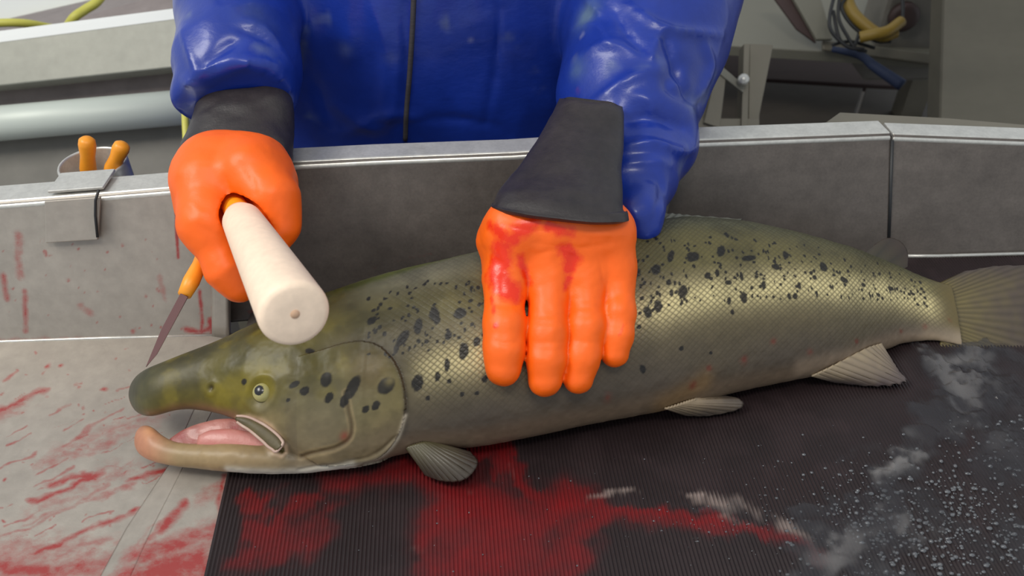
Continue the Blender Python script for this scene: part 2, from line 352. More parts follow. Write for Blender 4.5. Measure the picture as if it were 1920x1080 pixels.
onM, wm, rm, tm = wall('wall_panel', [(428, 604), (900, 563), (1300, 527), (1664, 497)], [(428, 311), (700, 297), (960, 287), (1300, 264), (1669, 250)], 'steel_shaded', .022, [([(470, 585), (560, 560)], 8, .6), ([(900, 455), (700, 500)], 5, .2)], 300)
onR, wr, rr, tR = wall('wall_panel', [(1664, 497), (2300, 478)], [(1674, 252), (1940, 262), (2300, 282)], 'steel_shaded', .020, [([(1760, 470)], 8, .3)], 160)
# corner flange closing the step between left tray and the rest
c0, c1 = onL(432, 627), onL(432, 344); c2, c3 = onM(432, 604), onM(432, 311); V, F = slab([c0, c2, c3, c1], .002); mesh('corner_plate', V, F, MM['steel_light'], tr, smooth=False)
V, F = grid([onL(400, 628), onL(398, 360)], [onL(433, 626) + [0, -.004, 0], onL(431, 350) + [0, -.004, 0]], 12, 6); sheet('corner_strip', V + np.array([0, -.002, .0]), F, MM['steel_light'], tr, th=.003)
# weld seams along the foot of the walls
V, F = tube([onL(x, y) + [0, -.001, .001] for x, y in [(-220, 648), (0, 641), (200, 634), (400, 629)]], .0016, 8); mesh('weld_seam', V, F, MM['steel_rim'], tr)
V, F = tube([onM(x, y) + [0, -.001, .012] for x, y in [(1670, 497)]] + [onR(x, y) + [0, -.001, .01] for x, y in [(1750, 494), (2300, 478)]], .002, 8); mesh('weld_seam', V, F, MM['steel_rim'], tr)
# gap strip between the right two panels
V, F = tube([onM(1672, 262) + [0, -.001, 0], onM(1668, 380) + [0, -.001, 0], onM(1664, 485) + [0, -.001, 0]], .0018, 8); mesh('panel_joint', V, F, MM['cable_black'], tr)
# stiffening gusset behind the right rim
z0 = .088
V, F = slab([onz(1520, 250, z0), onz(1575, 211, z0), onz(1780, 222, z0), onz(2060, 246, z0), onz(2060, 262, z0)][::-1], .004); mesh('gusset_plate', V, F, MM['frame'], tr, smooth=False)
for x in (-.6, .85):
    for y in (.2, .6):
        V, F = box((x - .02, y - .02, -.9), (x + .02, y + .02, -.001)); bevel(mesh('leg', V, F, MM['frame'], tr, smooth=False), .003)
V, F = box((-.62, .18, -.03), (.95, .22, -.004)); mesh('front_rail', V, F, MM['frame'], tr, smooth=False)
V, F = box((-.62, .50, -.035), (.95, .54, -.021)); mesh('rear_rail', V, F, MM['frame'], tr, smooth=False)
V, F = box((-.62, .18, -.034), (-.57, .62, -.004)); mesh('end_rail', V, F, MM['frame'], tr, smooth=False)

# ------------------------------------------------------------ ribbed rubber mat
MZ = .0125; pitch = .0028; nrib = 385; S = np.array([MD[1], -MD[0], 0]); L0 = M0 - MD * .22; nj = 130
prof = [(0, 0), (.35, 0), (.5, 1), (.85, 1)]; A = np.array([(i + u) * pitch for i in range(nrib) for u, _ in prof]); H = np.array([h for i in range(nrib) for _, h in prof]) * .0011
def matlen(a):
    """the mat runs up to the foot of the back wall"""
    p = L0 + S * a; x = p[0]; yb = np.interp(x, [-.25, .379, .516, 1.2], [.548, .630, .634, .66]); return (yb - .004 - p[1]) / MD[1]
Lm = np.array([matlen(a) for a in A]); T = np.linspace(0, 1, nj)
G = L0[None, None] + S * A[None, :, None] + MD * (T[:, None] * Lm[None])[:, :, None]; G[:, :, 2] = MZ - .0011 + H[None]; V = G.reshape(-1, 3)
V[:, 2] += .0006 * (fbm(V[:, :3] * [1, 1, 0], 12, 2) - .5)
j, i = np.mgrid[0:nj - 1, 0:len(A) - 1]; k = (j * len(A) + i).ravel(); F = np.stack([k, k + 1, k + len(A) + 1, k + len(A)], 1)
MAT = [([(900, 1080), (960, 1010), (1030, 960), (1090, 935)], 58, .8), ([(900, 940), (960, 990), (940, 1080)], 75, .72), ([(1060, 930), (1180, 955), (1320, 978)], 14, .85), ([(1320, 978), (1420, 1010)], 14, .62), ([(1420, 1010), (1520, 1060)], 16, .42), ([(1150, 960), (1320, 990)], 26, .5), ([(880, 850), (960, 833)], 14, .8), ([(930, 850), (1000, 880), (1050, 930)], 20, .62),
 ([(420, 980), (480, 985), (570, 970)], 20, .6), ([(420, 1010), (600, 1000)], 26, .42), ([(720, 900), (800, 930), (900, 930)], 26, .55), ([(850, 1000), (840, 1090)], 40, .55), ([(1080, 1060), (1000, 1090)], 40, .75), ([(400, 1070), (460, 1060)], 16, .55), ([(1310, 950), (1340, 975)], 9, .5), ([(600, 930), (760, 900)], 40, .35), ([(1120, 950), (1060, 1040)], 34, .75)]
fo = [([(1110, 935), (1170, 912), (1250, 913), (1310, 925)], 7, 1), ([(1300, 930), (1420, 960), (1500, 1010), (1560, 1060)], 24, .75), ([(1200, 930), (1400, 985)], 14, .45), ([(800, 890), (960, 940)], 12, .35), ([(430, 960), (560, 990)], 5, .4), ([(800, 1010), (840, 1060)], 8, .4), ([(960, 870), (1000, 960)], 12, .35), ([(1770, 700), (1820, 730)], 25, .6), ([(700, 980), (860, 1060)], 20, .3)]
blo = strokes(V, MAT, MZ, warp=.075); foam = strokes(V, fo, MZ, warp=.03); col = np.tile(lin((41, 31, 32)), (len(V), 1)); n1 = fbm(V, 60, 4, 3)
g = np.clip(sm(.36, .95, foam * .8 + (n1 - .5) * 1.5) * sm(.05, .3, foam), 0, 1); mk = sm(.5, .68, fbm(V, 45, 4, 8)) * .25; col = col * (1 - g[:, None]) + lin((128, 114, 108)) * g[:, None]; col = col * (1 + mk[:, None])
MM['mat'] = M('ribbed_rubber', attr='col', spec=.3, rough=.42, coat=.12, mottle=[(30, .2)], blood=((30, 30, 30), (140, 12, 18), .75), bmax=.88, bump=[((150, 150, 150), .15, .001)])
mat_o = mesh('rubber_mat', V, F, MM['mat'], attrs={'blood': blo, 'col': col}); s = mat_o.modifiers.new('t', 'SOLIDIFY'); s.thickness = .003; s.offset = -1
tag(mat_o, 'black ribbed rubber mat lining the trough under the salmon', 'mat')

# water running over the mat: rippled film and spray drops
def waterfield():
    A0 = np.array([L0 + S * a for a in np.linspace(.10, 1.06, 640)]); ln = np.array([matlen(a) for a in np.linspace(.10, 1.06, 640)]) - .004
    T = np.linspace(0, 1, 340); G = A0[None] + MD * (T[:, None] * ln[None])[:, :, None]; return G.reshape(-1, 3), 640, 340
V, nu, nv = waterfield(); px, py = pix(V)
msk = strokes(V, [([(1560, 1010), (1650, 950), (1740, 860), (1770, 780), (1790, 720)], 85, 1.0), ([(1480, 940), (1560, 930), (1640, 930)], 46, .8), ([(1600, 830), (1700, 800)], 50, .5), ([(1880, 680), (1900, 1080)], 80, .8), ([(1500, 1070), (1800, 1080)], 60, .8), ([(1200, 925), (1400, 970), (1540, 1040)], 22, .5), ([(1780, 1000)], 90, .75), ([(1000, 960), (900, 1060)], 50, .3)], MZ, warp=.09)
rip = fbm(V, 45, 4, 5); rid = 1 - 2 * np.abs(fbm(V, 70, 3, 6) - .5); al = np.clip(sm(.30, .75, msk + (fbm(V, 22, 4, 2) - .5) * .9), 0, 1)
V[:, 2] = MZ + .0004 + al * (.0012 + (rip - .5) * .007 + rid ** 5 * .0032 * sm(1500, 1800, px))
j, i = np.mgrid[0:nv - 1, 0:nu - 1]; k = (j * nu + i).ravel(); F = np.stack([k, k + 1, k + nu + 1, k + nu], 1)
keep = al[F].max(1) > .01; F = F[keep]; us = np.unique(F); mp = -np.ones(len(V), int); mp[us] = np.arange(len(us)); V = V[us]; al = al[us]; F = mp[F]
milk_sheen = al * sm(.34, .6, fbm(V, 16, 3, 12)) * sm(.34, .6, fbm(V, 80, 4, 14)) * sm(1960, 1700, pix(V)[0]); wc = lin((66, 66, 70))[None] * (1 - milk_sheen[:, None]) + lin((132, 128, 126))[None] * milk_sheen[:, None]  # milky patches, with the grey reflected sheen painted into the water colour
m = bpy.data.materials.new('water'); m.use_nodes = True; nt = m.node_tree; b = nt.nodes['Principled BSDF']; b.inputs['Roughness'].default_value = .1; b.inputs['IOR'].default_value = 1.33; b.inputs['Specular IOR Level'].default_value = .9
a1 = nt.nodes.new('ShaderNodeAttribute'); a1.attribute_name = 'wet'; nt.links.new(a1.outputs['Fac'], b.inputs['Alpha']); a2 = nt.nodes.new('ShaderNodeAttribute'); a2.attribute_name = 'col'; nt.links.new(a2.outputs['Color'], b.inputs['Base Color'])
MM['water'] = m; o = mesh('water_film', V, F, m, attrs={'wet': al * (.40 + .45 * milk_sheen), 'col': wc}); tag(o, 'rippling grey film of rinse water on the right of the mat', 'water', kind='stuff')
Vd, Fd = [], []; ico = [(0, 0, 1)] + [(math.cos(a) * .75, math.sin(a) * .75, .62) for a in np.arange(6) * math.pi / 3] + [(math.cos(a), math.sin(a), 0) for a in np.arange(6) * math.pi / 3 + .5]
icf = [(0, 1 + i, 1 + (i + 1) % 6) for i in range(6)] + [q for i in range(6) for q in ((1 + i, 7 + i, 1 + (i + 1) % 6), (1 + (i + 1) % 6, 7 + i, 7 + (i + 1) % 6))]
spots_ = [(random.gauss(1700, 110), random.gauss(1000, 60)) for _ in range(420)] + [(random.uniform(1760, 1925), random.uniform(780, 1080)) for _ in range(260)] + [(random.uniform(450, 1700), random.uniform(800, 1075)) for _ in range(150)] + [(random.gauss(1640, 160), random.gauss(960, 60)) for _ in range(400)] + [(random.gauss(1330, 90), random.gauss(985, 18)) for _ in range(70)]
for x, y in spots_:
    if y < 700 or y > 1090 or x > 1935: continue
    if x < 1500 and y < 900 - (x - 800) * .12: continue
    c = onz(x, y, MZ); r = min(abs(random.gauss(.0, .0006)) + .00022, .0013)
    if x < 1450: r *= .6
    if x > 1600: r *= 1.25; c[2] += random.uniform(0, .002)
    k0 = len(Vd); e = random.uniform(.7, 1.6); Vd += [(c[0] + a * r * e, c[1] + b_ * r, c[2] - .0004 + cc * r * .9) for a, b_, cc in ico]; Fd += [tuple(q + k0 for q in f) for f in icf]
MM['drop'] = M('water_drop', (104, 106, 110), .08, 0, spec=1.0); MM['drop'].node_tree.nodes['Principled BSDF'].inputs['Alpha'].default_value = .7
o = mesh('water_drops', Vd, Fd, MM['drop']); tag(o, 'scattered water drops splashed over the black mat', 'water drops', kind='stuff')

# ------------------------------------------------------------ machinery and deck behind, left
br = thing('steel_barrier', (-.6, 1.2, -.9), 'pale grey steel beams and round rail behind the left tray', 'barrier')
def quad3(pts, d): return [P(x, y, dd) for (x, y), dd in zip(pts, d if hasattr(d, '__len__') else [d] * len(pts))]
def plate(name, pts, d, th, mat, parent, bv=.002):
    V, F = slab(quad3(pts, d)[::-1], th); o = mesh(name, V, F, MM[mat], parent, smooth=False)
    if bv: bevel(o, bv)
    return o
plate('channel_beam', [(-420, 135), (450, 18), (450, 113), (-420, 205)], 1.2, .03, 'beam', br)
plate('beam_flange', [(-420, 112), (450, 0), (450, 19), (-420, 134)], [1.235, 1.235, 1.2, 1.2], .004, 'bright', br, 0)
plate('backing_panel', [(-420, 200), (450, 112), (450, 200), (-420, 285)], 1.26, .01, 'pinkish', br)
V, F = tube([P(-420, 268, 1.21), P(450, 192, 1.21)], .026, 32); mesh('round_rail', V, F, MM['pipe'], br)
plate('lower_panel', [(-420, 292), (450, 218), (450, 430), (-420, 480)], 1.25, .01, 'shade', br)
for x in (-300, 400):
    c = P(x, 300, 1.3); V, F = box((c[0] - .03, c[1] - .02, -.9), (c[0] + .03, c[1] + .04, c[2] + .12)); bevel(mesh('post', V, F, MM['frame'], br, smooth=False), .004)
dk = thing('deck_edge_plate', (-1.1, 1.9, -.9), 'worn pinkish grey deck plate beyond the pale beams', 'plate')
plate('top_plate', [(-300, 107), (700, -123), (700, 40), (-300, 160)], [1.75, 1.75, 1.5, 1.5], .02, 'pinkish', dk)
c = P(0, 60, 1.7); V, F = box((c[0] - .5, c[1], -.9), (c[0] - .42, c[1] + .06, c[2] - .09)); mesh('support', V, F, MM['frame'], dk)
V, F = box((c[0] + .3, c[1], -.9), (c[0] + .38, c[1] + .06, c[2] - .09)); mesh('support', V, F, MM['frame'], dk)
hl = thing('white_hull_panel', (-1.5, 2.6, -.9), 'bright white panel at the top left corner behind the deck plate', 'panel')
plate('panel_sheet', [(-900, -400), (420, -400), (420, -45), (-900, 262)], 2.0, .03, 'bright', hl)
plate('panel_edge', [(-900, 250), (420, -55), (420, -47), (-900, 262)], 1.97, .02, 'yellow', hl)
c = P(-300, 60, 2.02); V, F = box((c[0], c[1] + .02, -.9), (c[0] + .08, c[1] + .08, c[2])); mesh('stay', V, F, MM['frame'], hl)
pts = cat([P(-160, 60, 1.42), P(-60, 48, 1.4), P(0, 43, 1.4), P(50, 44, 1.42), P(95, 52, 1.46), P(150, 62, 1.5)], 40); V, F = tube(pts, .0072, 12); o = mesh('yellow_hose', V, F, MM['yellow']); tag(o, 'yellow hose curving in from the left edge above the beam', 'hose', 'yellow hoses by the beam')
pts = cat([P(215, -45, 1.45), P(185, 0, 1.42), P(160, 18, 1.41), P(138, 34, 1.4), P(120, 62, 1.42)], 30); V, F = tube(pts, .0078, 12); o = mesh('yellow_hose', V, F, MM['yellow']); tag(o, 'short yellow hose rising to the top edge left of the blue sleeve', 'hose', 'yellow hoses by the beam')
pts = cat([P(338, 150, .98), P(346, 205, .97), P(348, 240, .96), P(352, 300, .96), P(365, 370, 1.0)], 30); V, F = tube(pts, .0042, 10); o = mesh('hanging_cord', V, F, MM['yellow']); tag(o, 'thin yellow cord hanging beside the dark cuff, behind the rim', 'cord')

# machinery and deck behind, right
wt = thing('work_table', (.75, 1.9, -.9), 'pale grey work table top with diagonal bar behind the right sleeve', 'table')
plate('table_top', [(1180, -160), (1780, -120), (1790, 112), (1180, 74)], [2.05, 2.05, 1.7, 1.7], .025, 'panelw', wt)
plate('diagonal_bar', [(1478, -20), (1535, -20), (1562, 74), (1532, 74)], 1.66, .012, 'panelw', wt)
plate('dark_slot', [(1440, -20), (1478, -20), (1530, 80), (1494, 54)], 1.675, .006, 'redfloor', wt, 0)
plate('edge_strip', [(1540, 96), (1786, 128), (1786, 108), (1540, 78)], 1.69, .01, 'frame', wt)
for x, y in ((1225, 76), (1750, 100)):
    c = P(x, y, 1.78); V, F = box((c[0] - .025, c[1], -.9), (c[0] + .025, c[1] + .05, c[2] + .0)); mesh('leg', V, F, MM['frame'], wt, smooth=False)
fr = thing('bracket_frame', (.45, 1.3, -.9), 'grey welded bracket frame with diagonal brace beside the right sleeve', 'frame')
plate('upright', [(1395, 82), (1406, 82), (1398, 420), (1384, 420)], 1.30, .03, 'frame', fr, .001)
plate('side_plate', [(1406, 82), (1450, 84), (1424, 215), (1422, 420), (1400, 420)], 1.32, .008, 'frame', fr, .001)
plate('upright', [(1300, 70), (1340, 76), (1352, 420), (1300, 420)], 1.31, .02, 'frame', fr, .001)
plate('brace', [(1328, 122), (1352, 122), (1396, 160), (1394, 174)], 1.295, .01, 'panelw', fr, .001)
plate('brace', [(1345, 128), (1362, 140), (1350, 240), (1320, 230)], 1.298, .01, 'frame', fr, .001)
plate('foot_bar', [(1300, 222), (1424, 222), (1424, 260), (1300, 260)], 1.305, .02, 'frame', fr, .001)
for x in (1320, 1404):
    c = P(x, 400, 1.325); V, F = box((c[0] - .014, c[1], -.9), (c[0] + .014, c[1] + .02, c[2] + .05)); mesh('leg', V, F, MM['frame'], fr, smooth=False)
co = P(1393, 150, 1.285); V, F = lathe([(-.002, .009), (.006, .009), (.009, .006), (.010, .0001)], co, -FW, 16); mesh('bolt', V, F, MM['steel_rim'], fr)
pl = thing('deck_plate', (1.0, 1.8, -.9), 'dark brown steel floor plates seen through the frame on the right', 'plate')
plate('floor_plate', [(1250, 86), (1900, 140), (1900, 172), (1250, 138)], [2.2, 2.2, 2.05, 2.05], .02, 'redfloor', pl)
plate('floor_plate', [(1250, 142), (1618, 165), (1588, 260), (1250, 260)], [2.03, 2.03, 1.8, 1.8], .02, 'floor', pl)
plate('floor_plate', [(1624, 165), (1900, 178), (1900, 260), (1594, 260)], [2.03, 2.03, 1.8, 1.8], .02, 'floor', pl)
for x in (1330, 1840):
    c = P(x, 200, 1.99); V, F = box((c[0] - .03, c[1], -.9), (c[0] + .03, c[1] + .06, c[2] - .04)); mesh('support', V, F, MM['frame'], pl, smooth=False)
clm = thing('steel_column', (1.1, 1.3, -.9), 'wide olive grey column at the right edge of the picture', 'column')
plate('front_face', [(1778, -260), (2300, -260), (2300, 420), (1758, 420)], [1.38, 1.38, 1.22, 1.22], .05, 'column', clm, .006)
a, b2 = P(1760, 420, 1.24), P(2300, 420, 1.24); V, F = box((a[0] + .02, a[1], -.9), (b2[0], a[1] + .05, a[2] + .02)); mesh('base', V, F, MM['column'], clm, smooth=False)
cb = thing('cable_coil', P(1610, 30, 1.62), 'tangle of black and yellow cables hanging over the table', 'cable')
def coil(name, pts, d, r, mat): V, F = tube(cat([P(x, y, d + dd) for x, y, dd in pts], 48), r, 10); return mesh(name, V, F, MM[mat], cb)
coil('yellow_cable', [(1585, -40, 0), (1590, 5, 0), (1608, 35, -.01), (1650, 66, -.02), (1680, 60, -.02)], 1.6, .012, 'cable_yellow')
coil('yellow_cable', [(1612, 70, 0), (1640, 64, -.01), (1665, 58, -.01), (1690, 40, 0)], 1.57, .011, 'cable_yellow')
for k, pp in enumerate([[(1570, -30), (1556, 30), (1560, 60), (1590, 88), (1620, 92)], [(1578, -30), (1572, 30), (1590, 70), (1606, 92), (1625, 96)], [(1590, -10), (1578, 15), (1600, 50), (1640, 76), (1670, 78)], [(1562, 20), (1575, 75), (1600, 86), (1612, 60)], [(1650, 80), (1690, 40), (1690, -30)], [(1560, 84), (1595, 78), (1640, 90)]]):
    coil('black_cable', [(x, y, .004 * k - .02) for x, y in pp], 1.6, .0034, 'cable_black')
gx = thing('junction_box', P(1690, 20, 1.68), 'dark control box behind the coiled cables on the table', 'box')
V, F = box((-.06, -.05, -.14), (.09, .05, .10)); c = P(1690, 20, 1.72); o = mesh('case', np.array(V) + c, F, MM['shade'], gx, smooth=False); bevel(o, .01); V, F = lathe([(0, .03), (.014, .03), (.018, .02), (.018, .001)], c + [-.02, -.052, .01], (0, -1, 0), 20); mesh('dial', V, F, MM['redfloor'], gx)
pts = cat([P(1560, 92, 1.66), P(1612, 104, 1.64), P(1640, 125, 1.62), P(1692, 160, 1.6)], 24); V, F = tube(pts, np.linspace(.006, .012, 24), 10); o = mesh('blue_rope', V, F, MM['blue_rope']); tag(o, 'faded blue rope end hanging below the cables', 'rope')

# ------------------------------------------------------------ knife holder on the rim, with two knives
kh = thing('knife_holder', P(165, 350, .74), 'steel cup hooked over the left rim holding orange-handled knives', 'knife holder')
cb0 = P(172, 395, .745); ct = P(173, 305, .745); ax = np.array([0, 0, 1.]); ct[1] = cb0[1] = .5 * (ct[1] + cb0[1]) + .015
top = ony(173, 305, ct[1]); rr_ = 62 * depth(top) / FPX; hc = .085
V, F = lathe([(0, rr_), (hc - .002, rr_), (hc, rr_ - .001), (hc, rr_ - .0024), (hc - .002, rr_ - .003), (.004, rr_ - .003), (.004, .0001)], top - ax * hc, ax, 48); mesh('cup', V, F[:-1], MM['steel_rim'], kh, attrs={'blood': strokes(np.array(V), [([(130, 345), (150, 330)], 9, .7)], conv=lambda x, y: ony(x, y, top[1] - rr_ * .8))})
e = np.array([0, 0, .0]); q = [onL(92, 374), onL(196, 366), onL(191, 446), onL(94, 452)]; nL = np.array([0, -.92, .39]); V, F = slab([p + nL * .0075 for p in q][::-1], .003); bevel(mesh('hanger_plate', V, F, MM['steel_light'], kh, smooth=False), .0008)
q2 = [q[0] + [0, .002, .007], q[1] + [0, .002, .007], q[1] + [0, .03, .008], q[0] + [0, .03, .008]]; V, F = slab(q2, .0025); bevel(mesh('hanger_top', V, F, MM['steel_rim'], kh, smooth=False), .0006)
V, F = tube([onL(196, 352) + nL * .010, onL(190, 372) + nL * .010, onL(189, 400) + nL * .0095, onL(193, 440) + nL * .0095], .0012, 8); mesh('hook_wire', V, F, MM['cable_black'], kh)
def knife(tip, base, r, label, bl=None, group=None, bw=.0055):
    t = thing('gutting_knife', base, label, 'knife', group); tip, base = np.asarray(tip), np.asarray(base); d = (tip - base); Ln = np.linalg.norm(d); d /= Ln
    V, F = lathe([(0, r * .8), (Ln * .25, r), (Ln * .55, r * .86), (Ln * .82, r * 1.04), (Ln * .93, r * .95), (Ln * .98, r * .65), (Ln, r * .05)], base, d, 20); mesh('handle', V, F, MM['knob'], t)
    be = bl if bl is not None else base - d * .06; a = np.asarray(be) - base; s = np.cross(a, FW); s /= np.linalg.norm(s); w_ = bw; n = np.cross(s, a); n /= np.linalg.norm(n); th = .0007
    o2 = [base - s * w_, base + s * w_, base + a * .8 + s * w_ * .9, base + a, base + a * .5 - s * w_]; V, F = slab([p + n * th for p in o2], th * 2); mesh('blade', V, F, MM['blade'], t, smooth=False); return t
knife(ony(163, 258, top[1] + .004), ony(166, 335, top[1] + .004), .0074, 'orange knife handle standing upright in the steel cup', group=None)
knife(ony(231, 268, top[1] + .0), ony(205, 330, top[1] - .004), .0072, 'orange knife handle leaning right in the steel cup')

# ------------------------------------------------------------ salmon
TL = math.radians(32); sv = np.array([0, math.cos(TL), math.sin(TL)]); sw = np.array([0, -math.sin(TL), math.cos(TL)])
FULL = [(246, 716, 752), (262, 697, 848), (290, 682, 864), (330, 667, 874), (400, 640, 882), (480, 602, 888), (560, 565, 888), (640, 536, 880), (700, 516, 872), (760, 501, 852), (820, 488, 843), (900, 470, 838), (1000, 452, 819), (1100, 440, 796), (1200, 420, 777), (1250, 410, 768), (1300, 405, 753), (1400, 412, 728), (1500, 433, 708), (1560, 449, 696), (1620, 467, 668), (1680, 492, 643), (1740, 519, 637), (1775, 531, 644), (1800, 536, 650)]
KT = ([246, 300, 400, 500, 600, 760, 900, 1200, 1500, 1640, 1740, 1800], [.50, .34, .40, .44, .47, .50, .54, .56, .54, .44, .30, .07])
th_ = np.linspace(0, 2 * math.pi, 96, endpoint=False)
def ellpts(O, a, k): return O + a * (np.cos(th_)[:, None] * sv + k * np.sin(th_)[:, None] * sw)
fx = np.array([p[0] for p in FULL], float); stx = np.unique(np.concatenate([np.linspace(246, 300, 14), np.arange(300, 1801, 12.)]))
def scurve(xs, ys, q):
    """gently smoothed interpolation"""
    y = np.interp(q, xs, ys); return y
def solve_full(px, top, bot, k):
    y, a = .45, .08
    for _ in range(40):
        zc = MZ + .0005 + math.sqrt((a * math.sin(TL)) ** 2 + (a * k * math.cos(TL)) ** 2); O = np.array([0, y, zc]); O[0] = (px - 960) / FPX * depth(O)
        X, Y = pix(ellpts(O, a, k)); t, b = Y.min(), Y.max(); a *= ((bot - top) / (b - t)) ** .9; y += ((t + b) - (top + bot)) / 2 * depth(O) / FPX * 1.1
    return O, a
sol = [solve_full(x, t, b, np.interp(x, *KT)) for x, t, b in FULL]; OC = np.array([s[0] for s in sol]); OA = np.array([s[1] for s in sol])
def smooth1(v, n):
    for _ in range(n): v[1:-1] = v[1:-1] * .5 + (v[:-2] + v[2:]) * .25
    return v
PX = np.arange(246, 1801, 4.); OXc = np.interp(PX, fx, OC[:, 0]); OY = smooth1(np.interp(PX, fx, OC[:, 1]), 60); OZ = np.interp(PX, fx, OC[:, 2]); OZ[PX < 640] = OZ[PX >= 640][0] * .55 + OZ[PX < 640] * .45; OZ = smooth1(OZ, 60)
def plane_at(px): O = np.array([0, np.interp(px, PX, OY), np.interp(px, PX, OZ)]); O[0] = (px - 960) / FPX * depth(O); return O
def solve_v(px, top, bot, k, off=0.):
    O = plane_at(px) + sw * off; v, a = 0., .03
    for _ in range(40):
        Q = O + sv * v; Q[0] = (px - 960) / FPX * depth(Q); X, Y = pix(ellpts(Q, a, k)); t, b = Y.min(), Y.max(); a *= ((bot - top) / (b - t)) ** .9; v += ((t + b) - (top + bot)) / 2 * depth(Q) / FPX
    Q = O + sv * v; Q[0] = (px - 960) / FPX * depth(Q); return Q, a, v
def loft(ctl, xs, kf, off=0., expo=1.0):
    c = np.array(ctl, float); V = []; info = []
    T = smooth1(np.interp(xs, c[:, 0], c[:, 1]), 3); B = smooth1(np.interp(xs, c[:, 0], c[:, 2]), 3)
    for x, t, b in zip(xs, T, B):
        Q, a, v = solve_v(x, t, b, kf(x), off); V.append(ellpts(Q, a, kf(x))); info.append((Q, a, v))
    V = np.array(V); n = len(th_); m = len(xs); V = V.reshape(-1, 3)
    F = [(i * n + k, i * n + (k + 1) % n, (i + 1) * n + (k + 1) % n, (i + 1) * n + k) for i in range(m - 1) for k in range(n)] + [tuple(range(n))[::-1], tuple(range((m - 1) * n, m * n))]
    return V, F, info
UPPER = [(246, 722, 748), (249, 713, 756), (255, 704, 766), (262, 697, 774), (272, 691, 780), (285, 685, 782), (300, 679, 780), (320, 671, 772), (345, 661, 767), (380, 648, 768), (420, 631, 776), (450, 616, 786), (480, 602, 798), (520, 584, 822), (560, 565, 862), (600, 549, 880)] + [f for f in FULL if f[0] >= 640]
LOWER = [(257, 808, 836), (261, 800, 846), (268, 796, 854), (277, 797, 860), (286, 803, 864), (296, 813, 867), (312, 824, 871), (335, 831, 875), (370, 832, 879), (420, 830, 884), (470, 832, 888), (520, 838, 889), (570, 842, 888), (620, 840, 884), (680, 836, 876)]
ux = np.unique(np.concatenate([[246, 247, 249, 252, 256, 261, 267, 274, 282, 291], np.arange(300, 1801, 9.)])); lx_ = np.unique(np.concatenate([[257, 258.5, 261, 264, 268, 273, 278, 284, 290], np.arange(296, 681, 8.)]))
kk = lambda x: np.interp(x, *KT)
v1, f1, inf1 = loft(UPPER, ux, lambda x: np.interp(x, [246, 300, 400, 480, 560, 620, 700], [.72, .62, .62, .66, .56, .50, .5]) if x < 700 else kk(x))
v2, f2, _ = loft(LOWER, lx_, lambda x: np.interp(x, [257, 300, 420, 520, 680], [.8, .75, 1.15, 1.3, 1.3]))
salmon = None
V, F = join([(v1, f1), (v2, f2)]); tmp = mesh('tmp', V, F); md = tmp.modifiers.new('r', 'REMESH'); md.mode = 'VOXEL'; md.voxel_size = .00095; md.use_smooth_shade = True
s_ = tmp.modifiers.new('s', 'SMOOTH'); s_.iterations = 6; s_.factor = .5
bpy.context.view_layer.update(); me = bpy.data.meshes.new_from_object(tmp.evaluated_get(bpy.context.evaluated_depsgraph_get())); bpy.data.objects.remove(tmp); me.name = 'salmon_body'
lo_me = bpy.data.meshes.new('lo'); Vb = v1.tolist(); FB = BVHTree.FromPolygons(Vb + v2.tolist(), [tuple(f) for f in f1] + [tuple(i + len(v1) for i in f) for f in f2])
def S(px, py):
    """a place on the fish's flank, in its own length/height coordinates"""
    h = hit(FB, px, py)
    if h is None:
        O = plane_at(np.clip(px, 246, 1800)); r = ray(px, py); h = CAM + ((O - CAM) @ sw) / (r @ sw) * r
    return chart(h[None])[0]
CXs = np.array([plane_at(x) for x in PX])
def chart(V):
    O = np.stack([np.interp(V[:, 0], CXs[:, 0], CXs[:, i]) for i in range(3)], 1); return np.stack([V[:, 0], (V - O) @ sv], 1)
V, NR = verts(me); Q = chart(V); O_ = np.stack([np.interp(V[:, 0], CXs[:, 0], CXs[:, i]) for i in range(3)], 1); side = np.sign((V - O_) @ sw)
# outline of the whole body in the same coordinates -> height fraction vn in -1..1
ix = np.array([i[0][0] for i in inf1]); it = np.array([i[2] + i[1] for i in inf1]); ib = np.array([i[2] - i[1] for i in inf1])
low = [solve_v(x, t, b, .5) for x, t, b in FULL]; fbx = np.array([q[0][0] for q in low]); fb = np.array([q[2] - q[1] for q in low])
vt = np.interp(Q[:, 0], ix, it); vb = np.interp(Q[:, 0], fbx, fb); vn = 2 * (Q[:, 1] - vb) / (vt - vb) - 1; X = np.interp(Q[:, 0], CXs[:, 0], PX)
def PL(pts): return np.array([S(*p) for p in pts])
def near(pts): return segd(Q, PL(pts))
def g1(d, w): return np.exp(-(d / w) ** 2)
px1 = .69 / FPX     # one picture point on the flank, in metres
# relief: gill cover, cheek plates, upper jaw bone, eye socket, nostril
GILL = [(560, 668), (605, 656), (645, 644), (680, 640), (712, 650), (738, 676), (754, 712), (760, 750), (757, 788), (744, 820), (722, 846), (694, 862), (640, 872), (600, 874)]
gp = PL(cat(GILL, 40)); gin = inpoly(Q[:, 0], Q[:, 1], [tuple(p) for p in np.vstack([gp, PL([(560, 850), (560, 700)])])]); gd, _ = segd(Q, gp); disp = np.zeros(len(V))
disp += np.where(gin, .0022 * np.exp(-gd / .018), -.0011 * np.exp(-(gd / .006))) * sm(560, 660, X)
pre = near(cat([(648, 735), (654, 770), (660, 800), (655, 822), (630, 838), (590, 848), (565, 856)], 20))[0]; disp -= .0011 * g1(pre, .0016)
pre2 = near(cat([(520, 770), (600, 790), (655, 800)], 12))[0]
MAX = [(446, 784), (470, 780), (490, 786), (510, 798), (526, 818), (538, 836), (540, 848), (530, 856), (514, 852), (500, 838), (482, 818), (462, 802)]
